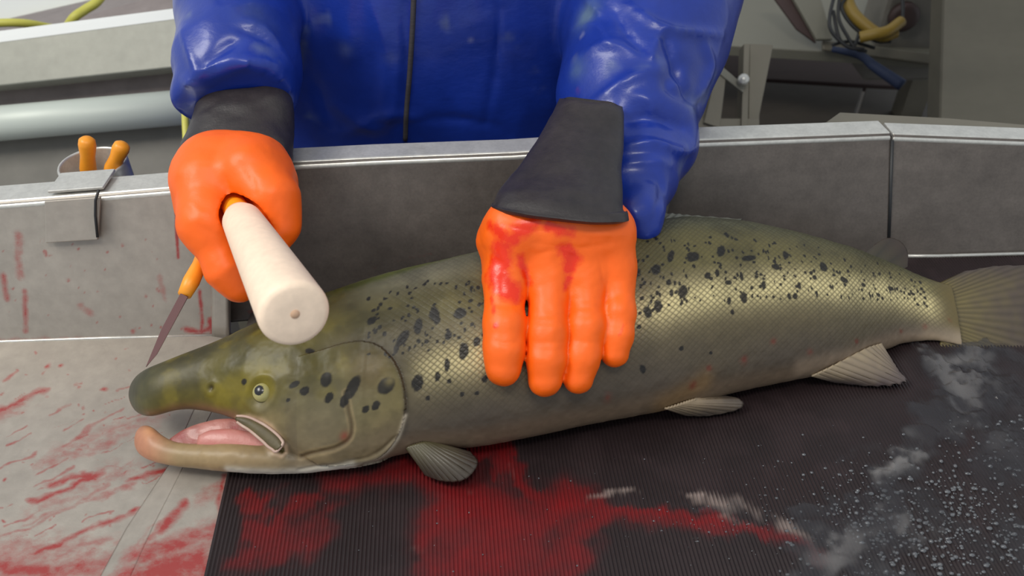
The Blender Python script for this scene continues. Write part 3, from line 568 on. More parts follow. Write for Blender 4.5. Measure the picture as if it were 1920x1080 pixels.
mp_ = PL(MAX); mxin = inpoly(Q[:, 0], Q[:, 1], [tuple(p) for p in mp_]); mxd, _ = segd(Q, np.vstack([mp_, mp_[:1]])); disp += np.where(mxin, .0013 * (1 - np.exp(-mxd / .0015)), 0) + .0012 * g1(mxd, .0018)
eye_c = S(490, 736); ed = np.linalg.norm(Q - eye_c, axis=1); disp += .0012 * g1(ed - .0115, .003) - .003 * g1(ed, .008)
nos = S(396, 727); nd = np.linalg.norm(Q - nos, axis=1); disp += .0008 * g1(nd - .004, .0025) - .0012 * g1(nd, .002)
slit = near(cat([(560, 882), (640, 866), (700, 850), (745, 815)], 14))[0]; disp -= .0008 * g1(slit, .0012); slit2 = near(cat([(600, 872), (660, 868), (700, 862)], 8))[0]; disp -= .0006 * g1(slit2, .001)
ridge = near([(700, 700), (560, 702), (500, 704), (420, 690)])[0]; disp += .0008 * g1(ridge, .006)
skinb = fbm(V, 120, 3, 3) - .5; disp += skinb * .0009 * sm(300, 420, X)
V2 = V + NR * disp[:, None]
# colour
def C(*a): return lin(a)
def lerp(c0, c1, t): t = np.clip(t, 0, 1)[:, None]; return c0 * (1 - t) + c1 * t
N1 = fbm(np.c_[V[:, 0] * .6, V[:, 1:]], 26, 4, 1); N2 = fbm(V, 70, 4, 2); N3 = fbm(V, 240, 3, 4); jit = (N1 - .5) * .35
bodyc = lerp(C(104, 96, 86)[None], C(112, 104, 80)[None], sm(-.9, -.35, vn + jit)); bodyc = lerp(bodyc, C(120, 114, 84)[None], sm(-.4, .1, vn + jit)); bodyc = lerp(bodyc, C(116, 112, 70)[None], sm(.1, .4, vn + jit)); bodyc = lerp(bodyc, C(92, 94, 66)[None], sm(.55, .95, vn + jit * .6))
bodyc = lerp(bodyc, C(150, 132, 112)[None], sm(-.80, -1.0, vn) * .8)
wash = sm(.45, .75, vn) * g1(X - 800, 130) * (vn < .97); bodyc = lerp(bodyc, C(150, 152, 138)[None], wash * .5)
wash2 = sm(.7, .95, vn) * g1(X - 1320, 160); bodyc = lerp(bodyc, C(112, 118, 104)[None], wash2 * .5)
green = near([(630, 545), (760, 505), (880, 473)])[0]; bodyc = lerp(bodyc, C(96, 108, 44)[None], g1(green, .0045) * .9)
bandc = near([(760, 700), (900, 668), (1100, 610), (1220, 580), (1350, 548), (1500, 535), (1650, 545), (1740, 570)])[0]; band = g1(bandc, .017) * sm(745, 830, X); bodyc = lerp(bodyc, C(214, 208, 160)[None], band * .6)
tb = g1(near([(1500, 690), (1620, 655), (1700, 630), (1770, 640)])[0], .006); bodyc = lerp(bodyc, C(176, 160, 142)[None], tb * .7)
bel = near([(1240, 765), (1290, 735), (1320, 715)])[0]; bodyc = lerp(bodyc, C(160, 132, 92)[None], g1(bel, .008) * .7)
headc = lerp(C(150, 134, 112)[None], C(132, 122, 84)[None], sm(-.85, -.45, vn + jit)); headc = lerp(headc, C(118, 108, 42)[None], sm(-.5, -.1, vn + jit)); headc = lerp(headc, C(110, 102, 44)[None], sm(.0, .35, vn)); headc = lerp(headc, C(88, 84, 48)[None], sm(.45, .9, vn + jit * .5))
headc = lerp(headc, C(140, 128, 40)[None], sm(.5, .62, N2) * sm(-.45, 0, vn) * .5); headc = lerp(headc, C(138, 136, 118)[None], g1(np.linalg.norm((Q - S(630, 738)) / [1.4, 1], axis=1), .026) * .55)
headc = headc * (1 - .30 * sm(.42, .62, fbm(V, 52, 4, 31)))[:, None]; headc = lerp(headc, C(146, 134, 34)[None], sm(.52, .66, fbm(V, 38, 3, 33)) * sm(-.7, -.2, vn) * .45)
headc = lerp(headc, C(132, 114, 84)[None], g1(np.linalg.norm(Q - S(700, 690), axis=1), .018) * .6); headc = lerp(headc, C(128, 118, 100)[None], g1(np.linalg.norm(Q - S(590, 800), axis=1), .022) * .7)
headc = lerp(headc, C(96, 92, 42)[None], g1(near([(420, 690), (500, 672), (600, 668)])[0], .009) * .5)
hb = sm(.004, -.004, np.where(gin, -gd, gd)) * (X > 600); hm = np.clip(np.where(X < 600, 1 - sm(560, 640, X) * (vn > .35), 0) + np.where(X >= 560, np.maximum(hb, sm(640, 560, X)), 0), 0, 1)
hm = np.where((X > 560) & (~gin), hm * sm(.012, 0, gd) * 1.0, hm); hm = np.where((X > 560) & (~gin), sm(700, 560, X) * .8, hm); col = bodyc * (1 - hm[:, None]) + headc * hm[:, None]
col = lerp(col, C(84, 88, 78)[None], sm(330, 262, X + (N1 - .5) * 60) * (vn > -.3)); col = lerp(col, C(150, 116, 96)[None], g1(near([(285, 782), (330, 768), (380, 766), (440, 780)])[0], .0035) * .8)
isj = (Q[:, 1] < S(400, 822)[1] + 0 * X) & (X < 600) & (vn < -.30)
jaw = sm(600, 440, X) * sm(-.25, -.45, vn); col = lerp(col, C(168, 146, 118)[None], jaw * .85); col = lerp(col, C(200, 140, 122)[None], sm(360, 275, X) * (vn < -.1) * .95 * (X < 380)); col = lerp(col, C(214, 158, 128)[None], g1(np.linalg.norm(Q - S(280, 806), axis=1), .006))
col = lerp(col, C(206, 198, 182)[None], g1(near(cat([(430, 884), (520, 888), (600, 882), (650, 870)], 14))[0], .0022) * .8); col = lerp(col, C(186, 174, 152)[None], g1(near(cat([(560, 880), (640, 866), (700, 856), (740, 822), (758, 780)], 14))[0], .0014) * .7)
col = lerp(col, C(72, 60, 42)[None], g1(gd, .0012) * sm(590, 640, X) * .75); col = lerp(col, C(96, 76, 50)[None], g1(pre, .001) * .8); col = lerp(col, C(178, 158, 128)[None], g1(pre - .0022, .0009) * .45)
col = lerp(col, C(214, 186, 168)[None], g1(mxd, .0013) * (X > 430)); col = np.where((mxin & (mxd > .0014))[:, None], lerp(col, C(118, 104, 58)[None], np.full(len(X), .85)), col)
col = lerp(col, C(150, 142, 120)[None], g1(np.linalg.norm(Q - S(494, 758), axis=1), .007) * .6); col = lerp(col, C(60, 50, 34)[None], g1(nd, .0022) * .9); col = lerp(col, C(150, 70, 55)[None], g1(np.linalg.norm(Q - S(646, 817), axis=1), .003) * .8)
for rx, ry, rr2 in [(1781, 600, 5), (1330, 690, 4), (1450, 640, 5), (1395, 675, 6), (1520, 660, 5), (1300, 722, 6), (1140, 745, 6), (1690, 620, 4), (1735, 612, 5), (1605, 640, 4)]: col = lerp(col, C(140, 66, 52)[None], g1(np.linalg.norm(Q - S(rx, ry), axis=1) + (N3 - .5) * .004, rr2 * px1) * .7)
SP = [(458, 716, 5, 5, 0), (552, 721, 9, 5, 15), (571, 733, 8, 7, 20), (540, 750, 3, 3, 0), (612, 712, 10, 12, 0), (617, 746, 7, 8, -20), (661, 727, 10, 19, -28), (646, 750, 7, 11, -15), (724, 723, 14, 13, 0), (705, 760, 7, 7, 0), (686, 767, 6, 6, 0), (580, 658, 8, 5, -20), (783, 718, 10, 14, 0), (802, 747, 4, 4, 0), (820, 706, 5, 8, 0), (838, 684, 5, 11, 0), (843, 715, 4, 4, 0), (743, 653, 4, 9, 0), (755, 634, 9, 15, -35), (784, 612, 7, 14, 0), (814, 588, 9, 13, 0), (841, 629, 6, 8, 0), (698, 601, 8, 7, 0), (712, 613, 4, 4, 0), (862, 588, 12, 10, 0), (894, 641, 6, 8, 0), (869, 658, 8, 14, 0), (909, 710, 5, 6, 0), (866, 739, 4, 4, 0), (894, 737, 4, 3, 0), (1205, 692, 5, 8, 30), (1194, 511, 6, 10, 0), (1230, 505, 9, 10, 0), (1215, 586, 7, 11, 20), (1234, 574, 7, 12, 0), (1258, 480, 6, 13, -20), (1300, 481, 13, 10, 0), (1352, 470, 8, 12, -20), (1405, 484, 15, 6, 10), (1473, 478, 6, 9, -20), (1454, 500, 8, 6, 0), (1326, 517, 6, 6, 0), (1345, 512, 4, 8, 0), (1281, 547, 9, 12, 0), (1254, 530, 5, 6, 0), (1259, 550, 4, 7, 0), (1365, 530, 7, 5, 0), (1390, 519, 4, 7, 0), (1418, 519, 4, 4, 0), (1432, 535, 5, 9, 0), (1395, 559, 6, 11, 0), (1367, 564, 4, 7, 0), (1480, 555, 4, 6, 0), (1491, 555, 5, 6, 0), (1499, 536, 4, 7, 0), (1531, 551, 3, 6, 0), (1544, 500, 8, 10, 0), (1583, 525, 9, 6, -20), (1619, 534, 5, 4, 0), (1647, 553, 5, 5, 0), (1670, 541, 7, 5, 0), (1521, 512, 4, 4, 0), (1619, 560, 4, 3, 0), (1373, 585, 4, 5, 0), (1278, 653, 5, 4, 0), (1333, 662, 3, 3, 0), (1711, 551, 6, 3, 0), (1721, 571, 4, 3, 0), (1198, 613, 4, 4, 0), (820, 600, 5, 8, 0), (800, 640, 4, 4, 0)]
rnd = random.Random(11)
for _ in range(430):
    x = rnd.uniform(690, 1740); t = rnd.random() ** .8; tp = np.interp(x, fx, [f[1] for f in FULL]); bt = np.interp(x, fx, [f[2] for f in FULL]); y = tp + (bt - tp) * (.07 + .40 * t); SP.append((x, y, rnd.uniform(1.4, 3.6) * (1.2 if rnd.random() < .15 else 1), rnd.uniform(2, 4.6), rnd.uniform(-30, 30)))
order = np.argsort(Q[:, 0]); xs_ = Q[order, 0]; spot = np.zeros(len(V)); wob = (fbm(V, 420, 2, 9) - .5) * .95
for x, y, a, b, ang in SP:
    if y > 700 and a < 3.7 and x > 800: continue
    c = S(x, y); R_ = max(a, b) * px1 * 1.8; i0, i1 = np.searchsorted(xs_, [c[0] - R_, c[0] + R_]); id_ = order[i0:i1]; q = Q[id_] - c; t = math.radians(ang); ca, sa = math.cos(t), math.sin(t)
    k = np.hypot((q[:, 0] * ca + q[:, 1] * sa) / (a * px1), (-q[:, 0] * sa + q[:, 1] * ca) / (b * px1)) + wob[id_] * (.5 if a < 9 or X[id_[0] if len(id_) else 0] > 760 else .2); spot[id_] = np.maximum(spot[id_], sm(1.1, .8, k))
c7 = S(731, 714); spot *= 1 - g1(np.linalg.norm(Q - c7, axis=1), .0032) * .9
spot *= np.where(vn > .75, .55, 1.0); halo = 0
col = lerp(col, C(24, 20, 20)[None], spot * .95); col = col * (1 + (N3 - .5) * .25)[:, None] * (1 + (N2 - .5) * .22)[:, None]

col = lerp(col, C(200, 184, 160)[None], g1(near([(1742, 640), (1790, 655)])[0], .010) * .6)
mot = fbm(V * [.7, 1, 1], 45, 4, 21); col = col * (1 - .28 * sm(.45, .62, mot) * sm(-.6, .2, vn))[:, None]
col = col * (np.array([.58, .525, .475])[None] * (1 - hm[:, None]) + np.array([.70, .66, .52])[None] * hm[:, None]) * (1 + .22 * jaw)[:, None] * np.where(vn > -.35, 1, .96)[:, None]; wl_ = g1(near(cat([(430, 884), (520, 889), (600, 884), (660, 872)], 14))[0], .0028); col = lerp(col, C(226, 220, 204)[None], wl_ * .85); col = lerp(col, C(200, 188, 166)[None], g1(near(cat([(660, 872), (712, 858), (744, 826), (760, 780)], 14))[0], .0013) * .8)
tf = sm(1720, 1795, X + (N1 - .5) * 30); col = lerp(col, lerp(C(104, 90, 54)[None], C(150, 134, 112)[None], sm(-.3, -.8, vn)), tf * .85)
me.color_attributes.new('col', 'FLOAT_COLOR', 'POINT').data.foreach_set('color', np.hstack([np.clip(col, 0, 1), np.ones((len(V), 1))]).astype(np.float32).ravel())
setv(me, V2); me.polygons.foreach_set('use_smooth', [True] * len(me.polygons))
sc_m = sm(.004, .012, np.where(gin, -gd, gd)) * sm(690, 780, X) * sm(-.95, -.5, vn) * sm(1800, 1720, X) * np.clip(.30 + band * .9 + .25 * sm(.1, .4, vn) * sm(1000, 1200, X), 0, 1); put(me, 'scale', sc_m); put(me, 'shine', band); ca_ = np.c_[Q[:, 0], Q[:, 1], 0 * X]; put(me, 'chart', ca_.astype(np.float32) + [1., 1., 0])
m = M('salmon_skin', attr='col', rough=.44, coat=.06, crough=.28, spec=.38, bump=[((260, 260, 260), .12, .0006)]); nt = m.node_tree; N = nt.nodes; L = nt.links; bs = N['Principled BSDF']
def at(n): a = N.new('ShaderNodeAttribute'); a.attribute_name = n; return a
def mth(op, A, B=0.):
    r = N.new('ShaderNodeMath'); r.operation = op
    for i, q in enumerate((A, B)):
        if isinstance(q, (int, float)): r.inputs[i].default_value = q
        else: L.new(q, r.inputs[i])
    return r.outputs[0]
sep = N.new('ShaderNodeSeparateColor'); L.new(at('chart').outputs['Color'], sep.inputs[0]); u, v = sep.outputs[0], sep.outputs[1]; su, s2 = math.pi / .0052, math.pi / .0046
A1 = mth('ABSOLUTE', mth('SINE', mth('ADD', mth('MULTIPLY', u, su), mth('MULTIPLY', v, s2)))); A2 = mth('ABSOLUTE', mth('SINE', mth('SUBTRACT', mth('MULTIPLY', u, su), mth('MULTIPLY', v, s2)))); hh = mth('POWER', mth('MULTIPLY', A1, A2), .5); hs = mth('MULTIPLY', hh, at('scale').outputs['Fac'])
bn = N.new('ShaderNodeBump'); bn.inputs['Strength'].default_value = .55; bn.inputs['Distance'].default_value = .0009; L.new(hs, bn.inputs['Height']); old = bs.inputs['Normal'].links[0].from_socket; L.new(old, bn.inputs['Normal']); L.new(bn.outputs[0], bs.inputs['Normal'])
mx = N.new('ShaderNodeMix'); mx.data_type = 'RGBA'; mx.blend_type = 'MULTIPLY'; ci = [i for i in mx.inputs if i.type == 'RGBA']; L.new(at('col').outputs['Color'], ci[0]); cmb = N.new('ShaderNodeCombineColor')
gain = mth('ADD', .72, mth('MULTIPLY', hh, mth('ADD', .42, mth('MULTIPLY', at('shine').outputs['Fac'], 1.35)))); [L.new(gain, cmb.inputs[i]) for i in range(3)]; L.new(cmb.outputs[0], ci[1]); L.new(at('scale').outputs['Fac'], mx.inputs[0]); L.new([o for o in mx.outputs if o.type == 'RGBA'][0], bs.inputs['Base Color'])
MM['salmon'] = m; me.materials.clear(); me.materials.append(m)
fish = thing('salmon', (.1, .45, MZ), 'large olive green speckled salmon with open hooked jaws lying on the black mat', 'fish')
bo = bpy.data.objects.new('body', me); C_.objects.link(bo); bo.parent = fish; bo.matrix_parent_inverse = PINV[fish.name]
# eye
ec = hit(FB, 490, 736); en = (sw * .96 - np.array([0, .28, 0])); en /= np.linalg.norm(en); r = .0080; Vv, Ff = lathe([(r * math.sin(t), r * math.cos(t)) for t in np.linspace(-.3, 1.5, 26)], ec - en * .0054, en, 48); Vv = np.array(Vv)
dv = Vv - ec; ev = dv - (dv @ en)[:, None] * en; pu = np.linalg.norm(ev + np.array([.0012, -.001, -.0012]) * 1.0, axis=1); er = np.linalg.norm(ev, axis=1)
c = lerp(C(168, 160, 104)[None], C(176, 168, 112)[None], np.zeros(len(Vv))); c = np.where((pu < .0036)[:, None], C(22, 20, 24), c); c = np.where((er > .0066)[:, None], C(96, 88, 60), c)
MM['eye'] = M('fish_eye', attr='col', rough=.25, coat=.3); mesh('eye', Vv, Ff, MM['eye'], fish, attrs={'col': c})
# upper jaw bone lying over the corner of the mouth
mc = cat([(446, 786), (470, 795), (495, 811), (515, 828), (528, 842)], 26); mw = np.interp(np.linspace(0, 1, 26), [0, .15, .5, .8, 1], [4, 9, 13, 14, 9]); tdir = np.gradient(mc, axis=0); tdir /= np.linalg.norm(tdir, axis=1)[:, None]; nd_ = np.stack([-tdir[:, 1], tdir[:, 0]], 1)
def sp(p, o=0.): 
    h = hit(FB, *p); O = plane_at(p[0]); r_ = ray(*p); pl_ = CAM + ((O + sw * .017 - CAM) @ sw) / (r_ @ sw) * r_
    return pl_ + sw * o
Vm = []
for q, w_, n_ in zip(mc, mw, nd_):
    for s_ in np.linspace(-1, 1, 13): Vm.append(sp(q + n_ * w_ * s_, .0022 * math.sqrt(max(0, 1 - s_ * s_)) + .0035))
Vm = np.array(Vm); jj, ii = np.mgrid[0:25, 0:12]; k_ = (jj * 13 + ii).ravel(); Fm = np.stack([k_, k_ + 1, k_ + 14, k_ + 13], 1); cm = lerp(C(96, 84, 46)[None], C(70, 60, 40)[None], fbm(Vm, 150, 3, 2))
mo = mesh('jaw_bone', Vm, Fm, MM['fin'], fish, attrs={'col': cm}); s_ = mo.modifiers.new('t', 'SOLIDIFY'); s_.thickness = .004
edge = np.vstack([mc - nd_ * mw[:, None], (mc[-1:] + tdir[-1:] * 9), (mc + nd_ * mw[:, None])[::-1]]); Vr, Fr = tube([sp(p, .0042) for p in cat(edge[::3], 60)], .0011, 10); mesh('jaw_rim', Vr, Fr, MM['fin'], mo, attrs={'col': lerp(C(176, 142, 128)[None], C(200, 176, 160)[None], fbm(np.array(Vr), 200, 2, 1))})
# inside of the mouth
v3, f3, _ = loft([(318, 822, 842), (335, 808, 848), (360, 797, 852), (400, 786, 856), (440, 784, 858), (490, 796, 862), (540, 822, 866), (580, 840, 870)], np.arange(318, 581, 6.), lambda x: .35, -.003)
nz = fbm(v3, 130, 4, 2); pc = lerp(C(150, 92, 84)[None], C(178, 118, 108)[None], sm(.35, .7, nz)); pc = lerp(pc, C(140, 48, 48)[None], sm(.58, .75, fbm(v3, 90, 3, 8)) * .8); mesh('mouth_lining', v3 + (nz - .5)[:, None] * sw * .002, f3, MM['mouth'], fish, attrs={'col': pc})
v4, f4, _ = loft([(372, 816, 838), (390, 806, 842), (430, 803, 848), (480, 812, 856), (520, 828, 860)], np.arange(372, 521, 6.), lambda x: .55, .002)
nz = fbm(v4, 200, 4, 5); mesh('tongue', v4, f4, MM['mouth'], fish, attrs={'col': lerp(C(190, 112, 104)[None], C(190, 132, 122)[None], nz)})
# fins: thin sheets with rays
def fin(name, base, tip, c0, c1, rays=14, th=.0016, nu=90, nv=28, curl=0., rag=.0):
    B = cat(base, nu); T = cat(tip, nu); t = np.linspace(0, 1, nv)[:, None, None]; uu = np.linspace(0, 1, nu)
    ext = 1 + rag * (np.sin(uu * rays * 2 * math.pi + 1) * .5 + RS.rand(nu) * .3)[None, :, None]; G = B[None] + (T - B)[None] * (t * ext); n = np.cross(T[nu // 2] - B[nu // 2], B[-1] - B[0]); n /= np.linalg.norm(n)
    wv = np.abs(np.sin(uu * rays * math.pi))[None, :, None] * (1 - .5 * t); G = G + n * (wv * .0009 + curl * np.sin(t * 2.6) * .01); Vv = G.reshape(-1, 3); j, i = np.mgrid[0:nv - 1, 0:nu - 1]; k = (j * nu + i).ravel(); F = np.stack([k, k + 1, k + nu + 1, k + nu], 1)
    tt = np.broadcast_to(t, (nv, nu, 1)).ravel(); w2 = np.broadcast_to(wv, (nv, nu, 1)).ravel(); nzz = fbm(Vv, 120, 3, 6); c = lerp(C(*c0)[None], C(*c1)[None], tt + (nzz - .5) * .6) * (.72 + .45 * w2)[:, None]
    o = mesh(name, Vv, F, MM['fin'], fish, attrs={'col': np.clip(c, 0, 1)}); s = o.modifiers.new('t', 'SOLIDIFY'); s.thickness = th; return o
def on_f(px, py, off=0.):
    h = hit(FB, px, py); O = plane_at(px); r = ray(px, py)
    return (h if h is not None else CAM + ((O - CAM) @ sw) / (r @ sw) * r) + sw * off
mt = lambda x, y, dz=.004: onz(x, y, MZ + dz)
fin('pectoral_fin', [on_f(764, 838), on_f(790, 832), on_f(812, 834)], [mt(800, 888), mt(835, 900, .006), mt(872, 898, .008), mt(893, 872, .01), mt(880, 852, .012)], (74, 68, 46), (66, 56, 48), 12, .0022, curl=.3)
fin('pelvic_fin', [on_f(1246, 763), on_f(1275, 755), on_f(1300, 748)], [mt(1285, 776), mt(1330, 776), mt(1385, 764, .006), mt(1385, 750, .01), mt(1340, 742, .012)], (140, 122, 98), (84, 74, 66), 10, .0016)
fin('anal_fin', [on_f(1520, 703), on_f(1560, 685), on_f(1620, 655), on_f(1650, 645)], [mt(1565, 714), mt(1640, 721), mt(1694, 716, .006), mt(1684, 700, .008), mt(1668, 676, .012)], (140, 124, 100), (88, 76, 74), 12, .0018, rag=.05)
fin('adipose_fin', [on_f(1618, 478, -.004), on_f(1650, 488, -.004), on_f(1690, 506, -.006)], [on_f(1640, 458), on_f(1664, 446), on_f(1690, 453), on_f(1703, 476), on_f(1702, 500)], (58, 52, 32), (56, 42, 30), 3, .003)
fin('dorsal_fin', [on_f(1185, 428, -.002), on_f(1245, 416, -.002), on_f(1330, 410, -.003)], [on_f(1205, 402), on_f(1250, 400, .002), on_f(1300, 402), on_f(1390, 409)], (80, 82, 68), (104, 104, 92), 10, .002, curl=.1, rag=.05)
tp = lambda x, y, o=0.: (lambda O, r: CAM + ((O - CAM) @ sw) / (r @ sw) * r + sw * o)(plane_at(1760), ray(x, y))
fin('tail_fin', [tp(1764, 534), tp(1770, 570), tp(1772, 610), tp(1764, 646)], [tp(1812, 508), tp(1880, 498), tp(1950, 505), tp(1935, 560, .004), tp(1930, 610, .004), tp(1945, 660), tp(1960, 694), tp(1900, 694), tp(1830, 688)], (104, 92, 54), (76, 64, 58), 22, .003, 160, 40, rag=.02)

# ------------------------------------------------------------ worker: blue oilskins, orange gloves
X0 = -.10; YB = .905
person = thing('person', (X0, YB, -.9), 'person in blue oilskins and orange gloves pressing the salmon down and holding a baton', 'person')
def pr(px, d): return px * d / FPX
def cap(a, b, ra, rb):
    """capsule through two picture points at given distances, radii in picture points"""
    return (P(*a), P(*b), pr(ra, a[2]), pr(rb, b[2]))
# left hand lying flat on the flank
def over(px, py, r, k=.82):
    h = hit(FB, px, py); d = depth(h) if h is not None else .66; return (px, py, d - pr(r, d) * k)
def chain(pts):
    """finger: list of (px, py, radius px, [depth])"""
    q = [(p[0], p[1], p[3]) if len(p) > 3 else over(*p[:3]) for p in pts]; return [cap(q[i], q[i + 1], pts[i][2], pts[i + 1][2]) for i in range(len(q) - 1)]
ks = .0022
fingers = [chain([(946, 535, 38), (946, 610, 39), (945, 655, 37), (944, 690, 34)]), chain([(1030, 530, 38), (1026, 625, 37), (1024, 672, 36), (1022, 711, 33)]),
 chain([(1098, 530, 36), (1099, 612, 36), (1092, 668, 33), (1084, 709, 30)]), chain([(1157, 515, 32), (1160, 585, 31), (1156, 628, 30), (1152, 662, 27)])]
dk0 = [over(x, 535, 36)[2] for x in (948, 1030, 1098, 1157)]
palm = [cap((948, 505, dk0[0]), (968, 430, dk0[0] - .004), 34, 40), cap((1028, 505, dk0[1]), (1028, 420, dk0[1] - .006), 36, 42), cap((1096, 505, dk0[2]), (1090, 420, dk0[2] - .006), 34, 42), cap((1155, 490, dk0[3]), (1146, 445, dk0[3] + .002), 31, 38),
 cap((960, 435, dk0[0]), (1135, 442, dk0[3] + .002), 42, 42), cap((1000, 420, dk0[1] + .006), (1120, 420, dk0[2] + .006), 46, 46), cap((965, 425, dk0[0] + .004), (985, 385, dk0[0] + .010), 46, 42), cap((1128, 430, dk0[3] + .004), (1105, 390, dk0[2] + .014), 42, 38), cap((1050, 415, dk0[1] + .004), (1060, 370, dk0[1] + .016), 50, 40)]

thumb = [cap((962, 430, dk0[0] + .002), (925, 452, dk0[0] + .012), 34, 22), cap((925, 452, dk0[0] + .012), (926, 520, dk0[0] + .022), 20, 19)]
def hardmin(fs):
    def f(Q):
        r = fs[0](Q)
        for g in fs[1:]: e = g(Q); h = np.maximum(.0016 - np.abs(r - e), 0) / .0016; r = np.minimum(r, e) - h * h * .0004
        return r
    return f
fl = blend([field(palm, .006), hardmin([field(c, .002) for c in fingers]), field(thumb, .004)], .016)
def mk_glove(name_lbl, f, pts, h, flat=None):
    pts = np.array(pts); V, F = snets(f, pts.min(0) - .03, pts.max(0) + .03, h); return V, F
lp = [p for c in fingers + [palm, thumb] for q in c for p in (q[0], q[1])]
V, F = mk_glove('', fl, lp, .0018)
wr = lambda V, f0: (fbm(V * [1, 1, 1], f0, 3, 4) - .5)
x_, y_ = pix(V); knuck = np.zeros(len(V)); Vd = V
def emb(V, lst, bv):
    """raised or sunken creases laid on a surface"""
    d = np.zeros(len(V))
    for pts, wpx, hgt in lst:
        c = cat(pts, 12); W = []
        for p in c:
            q = hit(bv, *p)
            if q is not None: W.append(q)
        if len(W) < 2: continue
        W = np.array(W); wd = wpx * depth(W[0]) / FPX; ds, t = segd(V, W); d += hgt * np.exp(-(ds / wd) ** 1.35) * np.sin(np.clip(t * .9 + .05, 0, 1) * math.pi) ** .5
    return d
def vnorm(V, F):
    n = np.zeros_like(V); a = np.cross(V[F[:, 2]] - V[F[:, 0]], V[F[:, 3]] - V[F[:, 1]]); [np.add.at(n, F[:, i], a) for i in range(4)]; return n / (np.linalg.norm(n, axis=1)[:, None] + 1e-12)
B_ = BVHTree.FromPolygons(V.tolist(), F.tolist()); n = vnorm(V, F)
if (n * (V - V.mean(0))).sum(1).mean() < 0: n = -n; F = F[:, ::-1].copy()
cr = [([(1000, y), (1030, y + 3), (1060, y)], 3.5, -.0003) for y in (590, 604, 640, 655)] + [([(1075, y), (1098, y + 3), (1125, y)], 3.5, -.0003) for y in (560, 575, 590, 640)] + [([(925, y), (950, y + 4), (975, y)], 4, -.0005) for y in (570, 640)] + [([(940, 420), (1000, 432), (1060, 425)], 5, -.0008), ([(1000, 455), (1080, 465), (1150, 455)], 6, -.0008), ([(930, 470), (960, 500), (985, 530)], 7, .0012), ([(1000, 480), (1040, 470), (1080, 485)], 5, -.0007), ([(1040, 480), (1060, 510), (1062, 540)], 7, -.001), ([(985, 500), (994, 540)], 7, -.001), ([(1125, 490), (1133, 530)], 6, -.001), ([(1090, 440), (1170, 440)], 6, .001), ([(1120, 400), (1170, 420)], 6, -.001)]
V = V + n * (emb(V, cr, B_) + wr(V, 90) * .0016)[:, None]
bs_ = strokes(V, [([(940, 470), (930, 520), (960, 545)], 26, 1.0), ([(920, 425), (960, 450), (1000, 415)], 18, .8), ([(965, 430), (990, 420)], 16, .7), ([(1060, 470), (1075, 485), (1068, 500)], 18, .9), ([(1068, 520), (1062, 540)], 10, .8), ([(1030, 425), (1070, 435)], 14, .9), ([(922, 560), (925, 585)], 7, .7), ([(930, 610)], 7, .8), ([(975, 480), (990, 530)], 12, .8), ([(1175, 600), (1160, 630)], 5, .4), ([(960, 400), (1120, 400)], 10, .5)], conv=lambda x, y: (lambda h: h if h is not None else P(x, y, .62))(hit(B_, x, y)))
o = mesh('glove', V, F, MM['glove'], person, attrs={'blood': bs_}); tag(o, 'orange rubber glove spread flat on the fish, smeared with blood')

# baton gripped in the right fist
H0, E0 = P(449, 404, .590), P(553, 590, .450); ax = (E0 - H0) / np.linalg.norm(E0 - H0); Lb = np.linalg.norm(E0 - H0); bt_ = thing('wooden_baton', H0, 'pale wooden baton with orange grip, gripped in the fist and pointing at the camera', 'baton')
re_ = pr(68, .45); rs = pr(33, .59); V, F = lathe([(.004, .001), (.004, rs * .9), (.010, rs * 1.02)] + [(t * Lb, rs * 1.05 + (re_ - rs * 1.05) * t ** .9) for t in np.linspace(.08, .97, 24)] + [(Lb * .985, re_ * .985), (Lb, re_ * .93), (Lb + .0012, re_ * .8), (Lb + .0014, re_ * .4), (Lb + .0014, .0002)], H0, ax, 56)
V = np.array(V); V += ((fbm(V, 60, 2, 2) - .5) * .0006)[:, None] * ax; mesh('wooden_head', V, F, MM['wood'], bt_)
s1 = np.cross(ax, [0, 0, 1.]); s1 /= np.linalg.norm(s1); s2_ = np.cross(s1, ax); ce = E0 + ax * .0018; V, F = lathe([(0, .0001), (.0, .0026), (-.002, .0030), (-.002, .0001)], ce + s2_ * .001, ax, 16); V = ce + (np.array(V) - ce) * 1.0; mesh('centre_mark', V, F, M('wood_knot', (216, 176, 144), .6), bt_)
V, F = tube([H0 + ax * (.012 + .0), H0 + ax * .0, H0 - ax * .03, H0 - ax * .075, H0 - ax * .085], [rs * .74, rs * .76, rs * .72, rs * .8, rs * .5], 24); mesh('grip', V, F, MM['grip'], bt_)
# right fist: fingers stacked along the grip behind the forefinger
fr_ = []
def shift(prims, dv, s=1.0): return [(a + dv, b + dv, ra * s, rb * s) for a, b, ra, rb in prims]
idx = [cap((392, 345, .612), (392, 420, .600), 58, 50), cap((392, 420, .600), (425, 505, .598), 50, 34), cap((425, 505, .598), (450, 536, .602), 33, 20), cap((450, 536, .604), (505, 500, .618), 24, 22), cap((505, 500, .618), (520, 440, .622), 22, 22)]
th = [cap((470, 318, .606), (512, 372, .600), 52, 44), cap((512, 372, .600), (527, 425, .600), 42, 27), cap((527, 425, .600), (516, 462, .604), 26, 20)]
pal = [cap((410, 318, .628), (396, 350, .622), 56, 60), cap((400, 322, .628), (480, 322, .622), 58, 58), cap((480, 322, .628), (500, 350, .618), 56, 52), cap((440, 320, .645), (448, 285, .68), 60, 44), cap((400, 340, .63), (400, 400, .645), 58, 50)]
mid = [shift([q for q in idx[1:]], -ax * .021 * k, 1 - .04 * k) for k in (1, 2, 3)]
fs = [field(pal, .008), field(idx, .005), field(th, .006)] + [field(m_, .003) for m_ in mid]
ff = blend(fs, .009); gx_, gr = H0 - ax * .1, rs * .70
